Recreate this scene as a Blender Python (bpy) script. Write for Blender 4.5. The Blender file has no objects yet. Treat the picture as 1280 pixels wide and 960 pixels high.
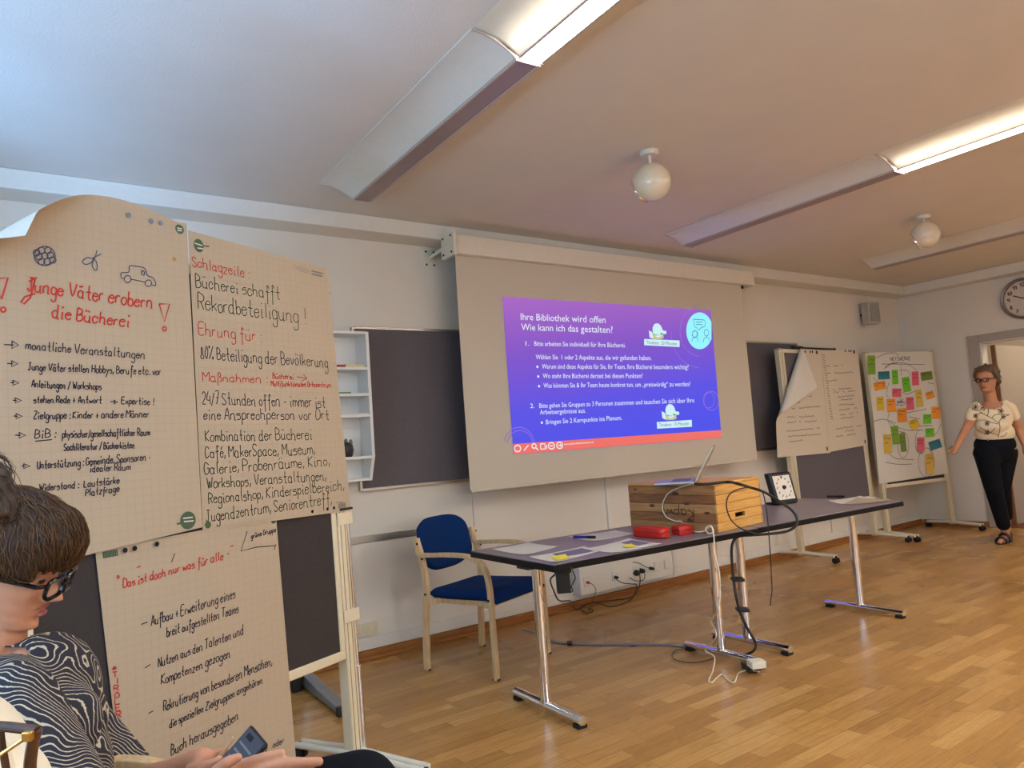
import bpy, bmesh, math, random
from mathutils import Vector, Matrix, noise
from mathutils.bvhtree import BVHTree
S = bpy.context.scene
V = Vector
R = math.radians
PI = math.pi
# ---------------------------------------------------------------- camera, light, exposure
CAM_F, CAM_YAW, CAM_PITCH, CAM_ROLL, CAM_H = 928.4, 0.62607103, 0.08074362, -0.07060753, 1.25
def cam_axes():
    sy, cy = math.sin(CAM_YAW), math.cos(CAM_YAW)
    sp, cp = math.sin(CAM_PITCH), math.cos(CAM_PITCH)
    sr, cr = math.sin(CAM_ROLL), math.cos(CAM_ROLL)
    f = V((sy, cy, 0)); rt = V((cy, -sy, 0)); up = V((0, 0, 1))
    f2 = f*cp + up*sp; u2 = up*cp - f*sp
    return rt*cr + u2*sr, u2*cr - rt*sr, f2
CR, CU, CF = cam_axes()
CP = V((0, 0, CAM_H))
cd = bpy.data.cameras.new('camera'); cam = bpy.data.objects.new('camera', cd)
S.collection.objects.link(cam)
cam.matrix_world = Matrix(((CR.x, CU.x, -CF.x, CP.x), (CR.y, CU.y, -CF.y, CP.y), (CR.z, CU.z, -CF.z, CP.z), (0, 0, 0, 1)))
cd.sensor_width = 36; cd.lens = CAM_F/1280*36; cd.clip_start = .02
S.camera = cam
S.view_settings.view_transform = 'Standard'; S.view_settings.look = 'None'
S.view_settings.gamma = 1; S.view_settings.use_curve_mapping = False
S.view_settings.exposure = 0.70
w = bpy.data.worlds.new('daylight'); S.world = w; w.use_nodes = True
w.node_tree.nodes['Background'].inputs[0].default_value = (.55, .72, 1, 1)
w.node_tree.nodes['Background'].inputs[1].default_value = 1.0
LAMP_EMIT, LAMP_EMIT_BACK, LAMP_COL = 17.0, 66.0, (.93, .94, .93)
def area(name, loc, target, sx, sy, power, col, spread=PI):
    l = bpy.data.lights.new(name, 'AREA'); l.shape = 'RECTANGLE'; l.size = sx; l.size_y = sy
    l.energy = power; l.color = col; l.spread = spread
    o = bpy.data.objects.new(name, l); S.collection.objects.link(o)
    o.location = loc; o.rotation_euler = (V(target)-V(loc)).to_track_quat('-Z', 'Y').to_euler()
    return o
WIN_X = -1.75; ZC_ = 2.74
area('window_daylight', (WIN_X-.02, .55, 1.55), (1, .55, 1.9), 2.6, 1.2, 50, (.36, .66, 1.0))
area('sunlit_ground_outside', (-2.95, .45, .30), (.4, 2.6, ZC_), .45, .35, 225, (.22, .50, 1.0), R(150))
area('corridor_lamp', (9.75, 2.3, 2.6), (9.75, 2.9, 0), .5, .5, 14, (1.0, .86, .68))
area('back_fill_light', (2.5, -3.42, 1.6), (2.5, 0, 1.5), 3.4, 1.3, 40, (.86, .88, .95))  # added neutral fill from behind; the back wall has no window
# ---------------------------------------------------------------- pixel -> world helpers (frame 1280x960)
def ray(x, y): return CR*((x-640)/CAM_F) - CU*((y-480)/CAM_F) + CF
def OZ(x, y, z): d = ray(x, y); return CP + d*((z-CP.z)/d.z)
def OY(x, y, Y): d = ray(x, y); return CP + d*((Y-CP.y)/d.y)
def OX(x, y, X): d = ray(x, y); return CP + d*((X-CP.x)/d.x)
def OD(x, y, dep): return CP + ray(x, y)*dep
class Plane:
    def __init__(s, O, ex, ey):
        s.O = V(O); s.ex = V(ex).normalized(); s.ey = V(ey).normalized()
        s.n = s.ex.cross(s.ey).normalized()
        if s.n.dot(CP-s.O) < 0: s.n = -s.n
    def px(s, x, y, off=0.0):
        d = ray(x, y); o = s.O + s.n*off
        return CP + d*((o-CP).dot(s.n)/d.dot(s.n))
    def st(s, x, y):
        p = s.px(x, y)-s.O; return p.dot(s.ex), p.dot(s.ey)
    def P(s, a, b, off=0.0): return s.O + s.ex*a + s.ey*b + s.n*off
# ---------------------------------------------------------------- materials
def lin(c):
    return tuple((x/12.92 if x <= .04045 else ((x+.055)/1.055)**2.4) for x in [v/255 for v in c])
MATS = {}
def mat(name, rgb, rough=.6, metal=0, var=.06, scale=30, bump=0, bscale=200, emit=0, coat=0, spec=.5, trans=0, sheen=0, ecol=None):
    if name in MATS: return MATS[name]
    m = bpy.data.materials.new(name); m.use_nodes = True
    nt = m.node_tree; b = nt.nodes['Principled BSDF']
    c = lin(rgb)
    tc = nt.nodes.new('ShaderNodeTexCoord')
    if var:
        n = nt.nodes.new('ShaderNodeTexNoise'); n.inputs['Scale'].default_value = scale; n.inputs['Detail'].default_value = 4
        nt.links.new(tc.outputs['Object'], n.inputs['Vector'])
        r = nt.nodes.new('ShaderNodeValToRGB'); r.color_ramp.elements[0].position = .3; r.color_ramp.elements[1].position = .7
        r.color_ramp.elements[0].color = tuple(x*(1-var) for x in c)+(1,)
        r.color_ramp.elements[1].color = tuple(min(1, x*(1+var)) for x in c)+(1,)
        nt.links.new(n.outputs['Fac'], r.inputs['Fac']); nt.links.new(r.outputs['Color'], b.inputs['Base Color'])
    else: b.inputs['Base Color'].default_value = c+(1,)
    b.inputs['Roughness'].default_value = rough; b.inputs['Metallic'].default_value = metal
    b.inputs['Coat Weight'].default_value = coat; b.inputs['Coat Roughness'].default_value = .12
    b.inputs['Specular IOR Level'].default_value = spec
    b.inputs['Transmission Weight'].default_value = trans
    if sheen: b.inputs['Sheen Weight'].default_value = sheen
    if bump:
        n2 = nt.nodes.new('ShaderNodeTexNoise'); n2.inputs['Scale'].default_value = bscale; n2.inputs['Detail'].default_value = 3
        nt.links.new(tc.outputs['Object'], n2.inputs['Vector'])
        bp = nt.nodes.new('ShaderNodeBump'); bp.inputs['Strength'].default_value = bump; bp.inputs['Distance'].default_value = .003
        nt.links.new(n2.outputs['Fac'], bp.inputs['Height']); nt.links.new(bp.outputs['Normal'], b.inputs['Normal'])
    if emit:
        b.inputs['Emission Color'].default_value = (ecol or c)+(1,); b.inputs['Emission Strength'].default_value = emit
    MATS[name] = m; return m
def nodes_of(m): return m.node_tree, m.node_tree.nodes['Principled BSDF']
# ---------------------------------------------------------------- mesh builder
class MB:
    def __init__(s): s.v = []; s.f = []
    def add(s, vs, fs):
        o = len(s.v); s.v += [V(p) for p in vs]; s.f += [tuple(i+o for i in f) for f in fs]; return s
    def obox(s, O, a, b, c):
        O, a, b, c = V(O), V(a), V(b), V(c)
        if a.cross(b).dot(c) < 0: a, b = b, a
        return s.add([O, O+a, O+a+b, O+b, O+c, O+a+c, O+a+b+c, O+b+c], [(0, 3, 2, 1), (4, 5, 6, 7), (0, 1, 5, 4), (1, 2, 6, 5), (2, 3, 7, 6), (3, 0, 4, 7)])
    def bx(s, x0, x1, y0, y1, z0, z1): return s.obox((x0, y0, z0), (x1-x0, 0, 0), (0, y1-y0, 0), (0, 0, z1-z0))
    def cbox(s, c, ax, ay, az, sx, sy, sz):
        ax, ay, az = V(ax)*sx, V(ay)*sy, V(az)*sz
        return s.obox(V(c)-(ax+ay+az)/2, ax, ay, az)
    def tube(s, pts, r, n=8, caps=True, flat=1.0):
        pts = [V(p) for p in pts]; m = len(pts)
        rr = r if isinstance(r, (list, tuple)) else [r]*m
        t0 = (pts[1]-pts[0]).normalized()
        u = t0.cross(V((0, 0, 1)))
        if u.length < .05: u = t0.cross(V((1, 0, 0)))
        u.normalize(); vs = []; fs = []
        for i, p in enumerate(pts):
            t = (pts[min(i+1, m-1)]-pts[max(i-1, 0)])
            if t.length < 1e-9: t = t0
            t.normalize(); u = (u - t*u.dot(t))
            if u.length < 1e-6: u = t.orthogonal()
            u.normalize(); w_ = t.cross(u)
            for k in range(n):
                a = 2*PI*k/n; vs.append(p + u*(math.cos(a)*rr[i]) + w_*(math.sin(a)*rr[i]*flat))
        for i in range(m-1):
            for k in range(n):
                fs.append((i*n+k, i*n+(k+1) % n, (i+1)*n+(k+1) % n, (i+1)*n+k))
        if caps: fs += [tuple(range(n-1, -1, -1)), tuple((m-1)*n+k for k in range(n))]
        return s.add(vs, fs)
    def cyl(s, p0, p1, r0, r1=None, n=20): return s.tube([p0, p1], [r0, r0 if r1 is None else r1], n)
    def lathe(s, prof, c=(0, 0, 0), axis=(0, 0, 1), n=28):
        ax = V(axis).normalized(); u = ax.orthogonal().normalized(); w_ = ax.cross(u); c = V(c); vs = []; fs = []; m = len(prof)
        for r, z in prof:
            for k in range(n):
                a = 2*PI*k/n; vs.append(c + ax*z + u*(r*math.cos(a)) + w_*(r*math.sin(a)))
        for i in range(m-1):
            for k in range(n): fs.append((i*n+k, i*n+(k+1) % n, (i+1)*n+(k+1) % n, (i+1)*n+k))
        fs += [tuple(range(n-1, -1, -1)), tuple((m-1)*n+k for k in range(n))]
        return s.add(vs, fs)
    def prism(s, poly, d):
        poly = [V(p) for p in poly]; d = V(d); n = len(poly)
        nn = V((0, 0, 0))
        for i in range(n): nn += poly[i].cross(poly[(i+1) % n])
        if nn.dot(d) > 0: poly = poly[::-1]
        return s.add(poly+[p+d for p in poly], [tuple(range(n)), tuple(range(2*n-1, n-1, -1))]+[((i+1) % n, i, i+n, (i+1) % n+n) for i in range(n)])
    def ell(s, c, r, M=None, nu=20, nv=12):
        c = V(c); vs = []; fs = []
        for j in range(nv+1):
            t = PI*j/nv
            for i in range(nu):
                a = 2*PI*i/nu; p = V((r[0]*math.sin(t)*math.cos(a), r[1]*math.sin(t)*math.sin(a), r[2]*math.cos(t)))
                vs.append(c + (M @ p if M else p))
        for j in range(nv):
            for i in range(nu): fs.append((j*nu+i, (j+1)*nu+i, (j+1)*nu+(i+1) % nu, j*nu+(i+1) % nu))
        return s.add(vs, fs)
    def sheet(s, fn, nu, nv, th=.0006):
        # fn(u,v) -> point on the front; a closed sheet with thickness
        P = [[V(fn(i/nu, j/nv)) for i in range(nu+1)] for j in range(nv+1)]
        N = []
        for j in range(nv+1):
            row = []
            for i in range(nu+1):
                a = P[j][min(i+1, nu)]-P[j][max(i-1, 0)]; b = P[min(j+1, nv)][i]-P[max(j-1, 0)][i]
                row.append(a.cross(b).normalized())
            N.append(row)
        W = nu+1; vs = [p for r in P for p in r] + [P[j][i]-N[j][i]*th for j in range(nv+1) for i in range(nu+1)]
        K = W*(nv+1); fs = []
        for j in range(nv):
            for i in range(nu):
                a = j*W+i; fs.append((a, a+1, a+W+1, a+W)); fs.append((K+a, K+a+W, K+a+W+1, K+a+1))
        for i in range(nu): fs.append((i+1, i, K+i, K+i+1)); a = nv*W+i; fs.append((a, a+1, K+a+1, K+a))
        for j in range(nv): a = j*W; fs.append((a, a+W, K+a+W, K+a)); a = j*W+nu; fs.append((a+W, a, K+a, K+a+W))
        return s.add(vs, fs)
    def ribbon(s, pts, n, w_):
        if len(pts) == 1: pts = [pts[0], pts[0]+V((0, 0, -w_))]
        m = len(pts); vs = []
        for i, p in enumerate(pts):
            t = pts[min(i+1, m-1)]-pts[max(i-1, 0)]
            if t.length < 1e-9: t = V((0, 0, 1))
            nn = n[i] if isinstance(n, list) else n
            sd = nn.cross(t).normalized()*(w_/2); vs += [p+sd, p-sd]
        return s.add(vs, [(2*i, 2*i+1, 2*i+3, 2*i+2) for i in range(m-1)])
    def build(s, name, m, parent=None, bevel=0, smooth=40, label=None, world=True, seg=2):
        me = bpy.data.meshes.new(name)
        vs = s.v
        if parent is not None and world:
            inv = full(parent).inverted(); vs = [inv @ p for p in vs]
        me.from_pydata([tuple(p) for p in vs], [], s.f); me.update()
        me.materials.append(m)
        if smooth:
            for p in me.polygons: p.use_smooth = True
            me.set_sharp_from_angle(angle=R(smooth))
        o = bpy.data.objects.new(name, me); S.collection.objects.link(o)
        if parent is not None: o.parent = parent
        if bevel:
            b = o.modifiers.new('bevel', 'BEVEL'); b.width = bevel; b.segments = seg; b.limit_method = 'ANGLE'; b.angle_limit = R(35)
        if label: o['label'] = label
        return o
def full(o):
    M = o.matrix_basis.copy() if o.type != 'EMPTY' else Matrix.LocRotScale(o.location, o.rotation_euler, o.scale)
    p = o.parent
    while p is not None:
        M = Matrix.LocRotScale(p.location, p.rotation_euler, p.scale) @ M; p = p.parent
    return M
def tag(o, label, cat, group=None, kind=None):
    if label: o['label'] = label
    if cat: o['category'] = cat
    if group: o['group'] = group
    if kind: o['kind'] = kind
    return o
def thing(name, label, cat, loc=(0, 0, 0), rz=0, group=None):
    o = bpy.data.objects.new(name, None); S.collection.objects.link(o); o.empty_display_size = .05
    o.location = loc; o.rotation_euler = (0, 0, rz); return tag(o, label, cat, group)
def struct(name, mb, m, bevel=0, parent=None, smooth=30):
    o = mb.build(name, m, parent, bevel, smooth); o['kind'] = 'structure'; return o
def copy_tree(o, parent=None):
    c = o.copy(); S.collection.objects.link(c)
    if parent is not None: c.parent = parent
    for ch in list(o.children): copy_tree(ch, c)
    return c
def smooth_path(pts, k=6):
    pts = [V(p) for p in pts]; out = []
    if len(pts) < 3: return pts
    for i in range(len(pts)-1):
        p0 = pts[max(i-1, 0)]; p1 = pts[i]; p2 = pts[i+1]; p3 = pts[min(i+2, len(pts)-1)]
        for j in range(k):
            t = j/k; t2 = t*t; t3 = t2*t
            out.append(((p1*2)+(p2-p0)*t+(p0*2-p1*5+p2*4-p3)*t2+(p1*3-p0-p2*3+p3)*t3)*.5)
    out.append(pts[-1]); return out
# ---------------------------------------------------------------- handwriting: a single-stroke alphabet (x, y on a 0-9 grid; baseline 3, x-height 6, capitals 9)
GL = {
'a': '45 36 16 05 04 13 33 44|46 43 53', 'b': '09 03|05 16 36 45 44 33 13 04', 'c': '45 36 16 05 04 13 33 44', 'd': '45 36 16 05 04 13 33 44|49 43 53',
'e': '05 45 36 16 05 04 13 33 44', 'f': '48 39 29 28 23 20|06 46', 'g': '45 36 16 05 04 13 33 44|46 41 30 10 01', 'h': '09 03|05 16 36 45 43 53',
'i': '16 13 23|18', 'j': '26 21 10 00|28', 'k': '09 03|46 04|15 43', 'l': '19 14 23', 'm': '06 03|05 16 26 35 33|35 46 56 65 63', 'n': '06 03|05 16 36 45 43 53',
'o': '16 05 04 13 33 44 45 36 16', 'p': '06 00|05 16 36 45 44 33 13 04', 'q': '45 36 16 05 04 13 33 44|46 40', 'r': '06 03|05 16 36', 's': '46 16 05 35 44 33 03',
't': '29 24 33 43|06 46', 'u': '06 04 13 33 44|46 43 53', 'v': '06 23 46', 'w': '06 13 25 43 56', 'x': '06 43|46 03', 'y': '06 24|46 00', 'z': '06 46 03 43',
'ß': '00 08 19 29 38 37 26 36 45 44 33 23', 'A': '03 39 53|15 45', 'B': '03 09 29 48 47 26 06|26 46 55 54 33 03', 'C': '58 39 19 07 05 13 33 54', 'D': '03 09 29 58 54 23 03',
'E': '59 09 03 53|06 46', 'F': '59 09 03|06 46', 'G': '58 39 19 07 05 13 33 54 56 36', 'H': '09 03|59 53|06 56', 'I': '19 13', 'J': '19 59|39 34 23 13 04', 'K': '09 03|59 06 53',
'L': '09 03 53', 'M': '03 09 36 69 63', 'N': '03 09 53 59', 'O': '29 18 05 13 33 54 57 39 29', 'P': '03 09 39 58 57 36 06', 'R': '03 09 39 58 57 36 06|26 53', 'S': '58 39 19 08 07 45 54 33 13 04',
'T': '09 69|39 33', 'U': '09 05 13 43 55 59', 'V': '09 33 69', 'W': '09 23 37 53 79', 'Z': '09 59 03 53', 'X': '09 53|59 03', 'Y': '09 36 69|36 33',
'0': '29 17 05 23 34 47 39 29', '1': '07 29 23', '2': '08 19 39 47 03 43', '3': '09 49 26 45 43 03', '4': '29 05 45|47 43', '5': '49 09 06 36 44 33 03', '6': '39 05 13 33 45 16 05', '7': '09 49 13|16 36',
'8': '26 17 29 37 26 04 13 33 44 26', '9': '46 17 19 39 48 43', '%': '59 03|18 09 19 08|54 43 53 44', '!': '29 25|23', ':': '16|13', '.': '13', ',': '14 02', '-': '05 35', '–': '05 35', '+': '05 45|27 23',
'/': '02 49', '„': '14 02|34 22', '"': '19 07|39 27', '>': '05 55|47 55 43', '#': '14 28|34 48|06 56|05 55'}
BASE = {'ä': 'a', 'ö': 'o', 'ü': 'u', 'é': 'e', 'Ä': 'A', 'Ö': 'O', 'Ü': 'U'}
def glyph(ch):
    b = BASE.get(ch, ch); st = []; wd = 0
    for s in GL.get(b, '').split('|'):
        if not s: continue
        p = [(int(q[0]), int(q[1])-3) for q in s.split()]; st.append(p); wd = max(wd, max(a for a, _ in p))
    if ch in BASE:
        h = 8-3 if ch.islower() else 10-3
        st += [[(1, h)], [(3, h)]] if ch != 'é' else [[(1, 4), (3, 6)]]
    return st, wd
def hand(text, p0, p1, cap, slant=.12, jit=.35, seed=0, up=None):
    """polylines in picture pixels for a handwritten line whose baseline runs p0 -> p1"""
    rnd = random.Random(seed*977+len(text)); sts = []; x = 0
    for ch in text:
        if ch == ' ': x += 3.2; continue
        g, wd = glyph(ch); dy = rnd.uniform(-jit, jit)*.7; sc = rnd.uniform(.93, 1.08)
        for s in g: sts.append([(x+(a+rnd.uniform(-jit, jit)*.5)*sc, (b+rnd.uniform(-jit, jit)*.6)*sc+dy) for a, b in s])
        x += wd*sc+1.7+rnd.uniform(-.2, .2)
    W = max(x-1.7, 1); p0, p1 = V(p0), V(p1); d = (p1-p0)/W
    u = V(up) if up else V((-.07*cap, -cap)); u = u/6
    out = []
    for s in sts:
        q = [p0 + d*(a+b*slant*1.2) + u*b for a, b in s]
        out.append([V(t) for t in smooth2(q)])
    return out
def smooth2(q, k=4):
    if len(q) < 3: return q
    return [V((p.x, p.y)) for p in smooth_path([(a.x, a.y, 0) for a in q], k)]
def put(mb, plane, polys, wpx, off=.0012):
    """lay pen strokes flat on a surface; wpx = pen width in metres"""
    for s in polys:
        pts = [plane.px(a[0], a[1], off) for a in s]
        if len(pts) == 1:
            c = pts[0]; k = 8; r = wpx*.75
            mb.add([c+plane.ex*(r*math.cos(2*PI*i/k))+plane.ey*(r*math.sin(2*PI*i/k)) for i in range(k)], [tuple(range(k))])
        else: mb.ribbon(pts, plane.n, wpx)
def disc(mb, plane, x, y, r, off=.0015, rx=None, n=20):
    c = plane.px(x, y, off); rx = rx or r
    mb.add([c+plane.ex*(rx*math.cos(2*PI*i/n))+plane.ey*(r*math.sin(2*PI*i/n)) for i in range(n)], [tuple(range(n))])
def poly(mb, plane, pts, off=.0015): mb.add([plane.px(a, b, off) for a, b in pts], [tuple(range(len(pts)))])
def circ(x, y, rx, ry, a0=0, a1=360, k=24): return [(x+rx*math.cos(R(a0+(a1-a0)*i/k)), y+ry*math.sin(R(a0+(a1-a0)*i/k))) for i in range(k+1)]
def typed(mb, plane, text, p0, p1, cap, off=.002, up=None, mapf=None):
    """printed lettering laid on a plane: baseline p0->p1 in picture pixels"""
    c = bpy.data.curves.new('t', 'FONT'); c.body = text; c.resolution_u = 2; c.fill_mode = 'FRONT'
    o = bpy.data.objects.new('t', c); S.collection.objects.link(o)
    dg = bpy.context.evaluated_depsgraph_get(); dg.update()
    me = bpy.data.meshes.new_from_object(o.evaluated_get(dg))
    vs = [v.co.copy() for v in me.vertices]; fs = [tuple(p.vertices) for p in me.polygons]
    bpy.data.objects.remove(o); bpy.data.curves.remove(c); bpy.data.meshes.remove(me)
    if not vs: return
    x0 = min(v.x for v in vs); x1 = max(v.x for v in vs); p0, p1 = V(p0), V(p1); u = V(up) if up else V((-.07*cap, -cap))
    pp = []
    for v in vs:
        q = p0 + (p1-p0)*((v.x-x0)/(x1-x0)) + u*(v.y/.69)
        pp.append(plane.px(q.x, q.y, off))
    mb.add(pp, fs)
# ---------------------------------------------------------------- shared materials
M_wall = mat('wall_paint', (226, 216, 200), .85, var=.02, scale=3, bump=.08, bscale=160)
M_ceil = mat('ceiling_plaster', (220, 212, 200), .9, var=.02, scale=4, bump=.35, bscale=120)
M_trim = mat('white_trim_paint', (225, 218, 204), .55, var=.02)
M_grey = mat('grey_door_paint', (172, 160, 148), .5, var=.03)
M_black = mat('black_plastic', (18, 17, 18), .45, var=.1)
M_rubber = mat('black_rubber', (14, 14, 15), .7, var=.1)
M_chrome = mat('chrome', (232, 232, 236), .10, 1, var=.03)
M_alu = mat('brushed_aluminium', (200, 194, 180), .38, 1, var=.05, scale=80)
M_white_metal = mat('white_painted_metal', (224, 216, 196), .42, var=.03)
M_felt = mat('dark_grey_felt', (100, 93, 96), .95, var=.10, scale=120, bump=.3, bscale=500)
M_felt2 = mat('dark_felt_board', (58, 50, 47), .95, var=.10, scale=120, bump=.3, bscale=500)
M_paper = mat('flip_chart_paper', (206, 190, 166), .8, var=.02, scale=20)
M_paper_far = mat('cream_sheet_paper', (216, 200, 176), .8, var=.02)
M_paper_w = mat('white_paper', (218, 210, 196), .75, var=.02)
M_red = mat('red_marker_ink', (196, 44, 26), .6, var=.05)
M_ink = mat('dark_marker_ink', (26, 26, 46), .6, var=.05)
M_green = mat('dark_green_marker_ink', (34, 52, 26), .6, var=.05)
M_logo = mat('green_print', (70, 92, 62), .6, var=.05)
M_grey_ink = mat('grey_print', (120, 116, 110), .6, var=.05)
M_hole = mat('punched_hole', (16, 14, 12), .9, var=.05)
# paper with a faint square grid
def grid_paper():
    nt, b = nodes_of(M_paper); tc = nt.nodes.new('ShaderNodeTexCoord')
    br = nt.nodes.new('ShaderNodeTexBrick'); br.offset = 0; br.inputs['Scale'].default_value = 1
    br.inputs['Brick Width'].default_value = .025; br.inputs['Row Height'].default_value = .025; br.inputs['Mortar Size'].default_value = .0009
    a = lin((184, 163, 136)); g = lin((178, 157, 130))
    br.inputs['Color1'].default_value = a+(1,); br.inputs['Color2'].default_value = a+(1,); br.inputs['Mortar'].default_value = g+(1,)
    mp = nt.nodes.new('ShaderNodeMapping'); mp.inputs['Rotation'].default_value = (R(90), 0, 0)
    nt.links.new(tc.outputs['Object'], mp.inputs['Vector']); nt.links.new(mp.outputs[0], br.inputs['Vector']); nt.links.new(br.outputs['Color'], b.inputs['Base Color'])
grid_paper()
def wood(name, c1, c2, rough=.4, scale=(2, 30, 30), axis_noise=3, coat=0):
    m = mat(name, c1, rough, var=0, coat=coat); nt, b = nodes_of(m)
    tc = nt.nodes.new('ShaderNodeTexCoord'); mp = nt.nodes.new('ShaderNodeMapping'); mp.inputs['Scale'].default_value = scale
    n = nt.nodes.new('ShaderNodeTexNoise'); n.inputs['Scale'].default_value = axis_noise; n.inputs['Detail'].default_value = 5; n.inputs['Distortion'].default_value = .6
    r = nt.nodes.new('ShaderNodeValToRGB'); r.color_ramp.elements[0].position = .32; r.color_ramp.elements[1].position = .68
    r.color_ramp.elements[0].color = lin(c1)+(1,); r.color_ramp.elements[1].color = lin(c2)+(1,)
    nt.links.new(tc.outputs['Object'], mp.inputs[0]); nt.links.new(mp.outputs[0], n.inputs['Vector']); nt.links.new(n.outputs['Fac'], r.inputs['Fac']); nt.links.new(r.outputs['Color'], b.inputs['Base Color'])
    return m
M_beech = wood('light_beech', (206, 170, 122), (226, 196, 150), .42, (25, 25, 3))
M_base = wood('oak_baseboard', (140, 84, 36), (172, 110, 52), .4, (2, 20, 20))
def floor_mat():
    m = mat('parquet', (170, 118, 62), .26, var=0); nt, b = nodes_of(m); L = nt.links.new
    tc = nt.nodes.new('ShaderNodeTexCoord')
    br = nt.nodes.new('ShaderNodeTexBrick'); br.offset = .37; br.offset_frequency = 2; br.squash = .72; br.squash_frequency = 3
    br.inputs['Scale'].default_value = 1; br.inputs['Brick Width'].default_value = .52; br.inputs['Row Height'].default_value = .072; br.inputs['Mortar Size'].default_value = .0012; br.inputs['Bias'].default_value = -.15
    br.inputs['Color1'].default_value = (0, 0, 0, 1); br.inputs['Color2'].default_value = (1, 1, 1, 1); br.inputs['Mortar'].default_value = (.0, .0, .0, 1)
    L(tc.outputs['Object'], br.inputs['Vector'])
    mp = nt.nodes.new('ShaderNodeMapping'); mp.inputs['Scale'].default_value = (3, 45, 1); L(tc.outputs['Object'], mp.inputs[0])
    n = nt.nodes.new('ShaderNodeTexNoise'); n.inputs['Scale'].default_value = 2.2; n.inputs['Detail'].default_value = 7; n.inputs['Distortion'].default_value = 1.2; L(mp.outputs[0], n.inputs['Vector'])
    n2 = nt.nodes.new('ShaderNodeTexNoise'); n2.inputs['Scale'].default_value = 1.3; n2.inputs['Detail'].default_value = 3; L(tc.outputs['Object'], n2.inputs['Vector'])
    mx = nt.nodes.new('ShaderNodeMath'); mx.operation = 'MULTIPLY_ADD'; mx.inputs[1].default_value = .34; L(br.outputs['Color'], mx.inputs[0])
    sc = nt.nodes.new('ShaderNodeMath'); sc.operation = 'MULTIPLY_ADD'; sc.inputs[1].default_value = .58; sc.inputs[2].default_value = .0; L(n.outputs['Fac'], sc.inputs[0])
    ad = nt.nodes.new('ShaderNodeMath'); ad.operation = 'MULTIPLY_ADD'; ad.inputs[1].default_value = .30; L(n2.outputs['Fac'], ad.inputs[0]); L(sc.outputs[0], ad.inputs[2]); L(ad.outputs[0], mx.inputs[2])
    r = nt.nodes.new('ShaderNodeValToRGB'); e = r.color_ramp.elements; e[0].position = .25; e[1].position = .95
    e[0].color = lin((150, 104, 54))+(1,); e[1].color = lin((220, 176, 110))+(1,)
    k = e.new(.6); k.color = lin((188, 138, 76))+(1,)
    L(mx.outputs[0], r.inputs['Fac'])
    mm = nt.nodes.new('ShaderNodeMix'); mm.data_type = 'RGBA'; mm.blend_type = 'MULTIPLY'
    inv = nt.nodes.new('ShaderNodeMath'); inv.operation = 'MULTIPLY'; inv.inputs[1].default_value = .45; L(br.outputs['Fac'], inv.inputs[0]); L(inv.outputs[0], mm.inputs[0])
    L(r.outputs['Color'], mm.inputs[6]); mm.inputs[7].default_value = (.3, .2, .12, 1); L(mm.outputs[2], b.inputs['Base Color'])
    rr = nt.nodes.new('ShaderNodeMath'); rr.operation = 'MULTIPLY_ADD'; rr.inputs[1].default_value = .22; rr.inputs[2].default_value = .17; L(n2.outputs['Fac'], rr.inputs[0]); L(rr.outputs[0], b.inputs['Roughness'])
    bp = nt.nodes.new('ShaderNodeBump'); bp.inputs['Strength'].default_value = .06; bp.inputs['Distance'].default_value = .002; L(n.outputs['Fac'], bp.inputs['Height']); L(bp.outputs['Normal'], b.inputs['Normal'])
    b.inputs['Specular IOR Level'].default_value = .45
    return m
M_floor = floor_mat()
# ================================================================ THE SETTING
YA, XB, XL, YK, ZC = 4.37, 8.85, -1.8, -3.5, 2.74
XE = 10.4
struct('floor', MB().bx(XL-.2, XE+.2, YK-.2, YA+.2, -.1, 0), M_floor)
struct('ceiling', MB().bx(XL-.2, XE+.2, YK-.2, YA+.2, ZC, ZC+.1), M_ceil)
struct('wall_front', MB().bx(XL-.2, XE+.2, YA, YA+.2, 0, ZC), M_wall)
mb = MB()                                     # left wall with the big window opening
mb.bx(XL-.2, XL, YK, -.75, 0, ZC).bx(XL-.2, XL, 1.85, YA, 0, ZC).bx(XL-.2, XL, -.75, 1.85, 0, .9).bx(XL-.2, XL, -.75, 1.85, 2.2, ZC)
struct('wall_left', mb, M_wall)
struct('wall_back', MB().bx(XL, XE, YK-.2, YK, 0, ZC), M_wall)
DY0, DY1, DZ, WT = 2.58, 3.53, 1.99, .17       # door opening in the right wall
mb = MB().bx(XB, XB+WT, YK, DY0, 0, ZC).bx(XB, XB+WT, DY1, YA, 0, ZC).bx(XB, XB+WT, DY0, DY1, DZ, ZC)
struct('wall_right', mb, M_wall)
struct('wall_corridor', MB().bx(XE, XE+.15, YK, YA, 0, ZC), M_wall)
struct('trim_1', MB().bx(XL, XB, YA-.20, YA, 2.64, ZC), M_trim, .006)
struct('trim_2', MB().bx(XB-.20, XB, YK, YA-.20, 2.64, ZC), M_trim, .006)
struct('baseboard_front', MB().bx(XL, XB, YA-.018, YA, 0, .058).bx(XL, XB, YA-.034, YA-.018, 0, .022), M_base, .004)
struct('baseboard_right', MB().bx(XB-.018, XB, DY1+.115, YA-.034, 0, .058).bx(XB-.018, XB, YK, DY0-.115, 0, .058), M_base, .004)
struct('trim_3', MB().bx(XL, XB, YA-.014, YA, .06, .135), M_trim, .004)
struct('trim_4', MB().bx(3.98, 4.03, YA-.02, YA, .26, 2.5), M_trim, .003)      # vertical cable duct behind the screen
struct('trim_5', MB().bx(7.02, 7.05, YA-.015, YA, .135, .7), M_trim, .003)
struct('trim_6', MB().bx(XB, XB+.9, DY0, DY1, -.01, .006), mat('door_threshold', (120, 62, 40), .5))
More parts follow.
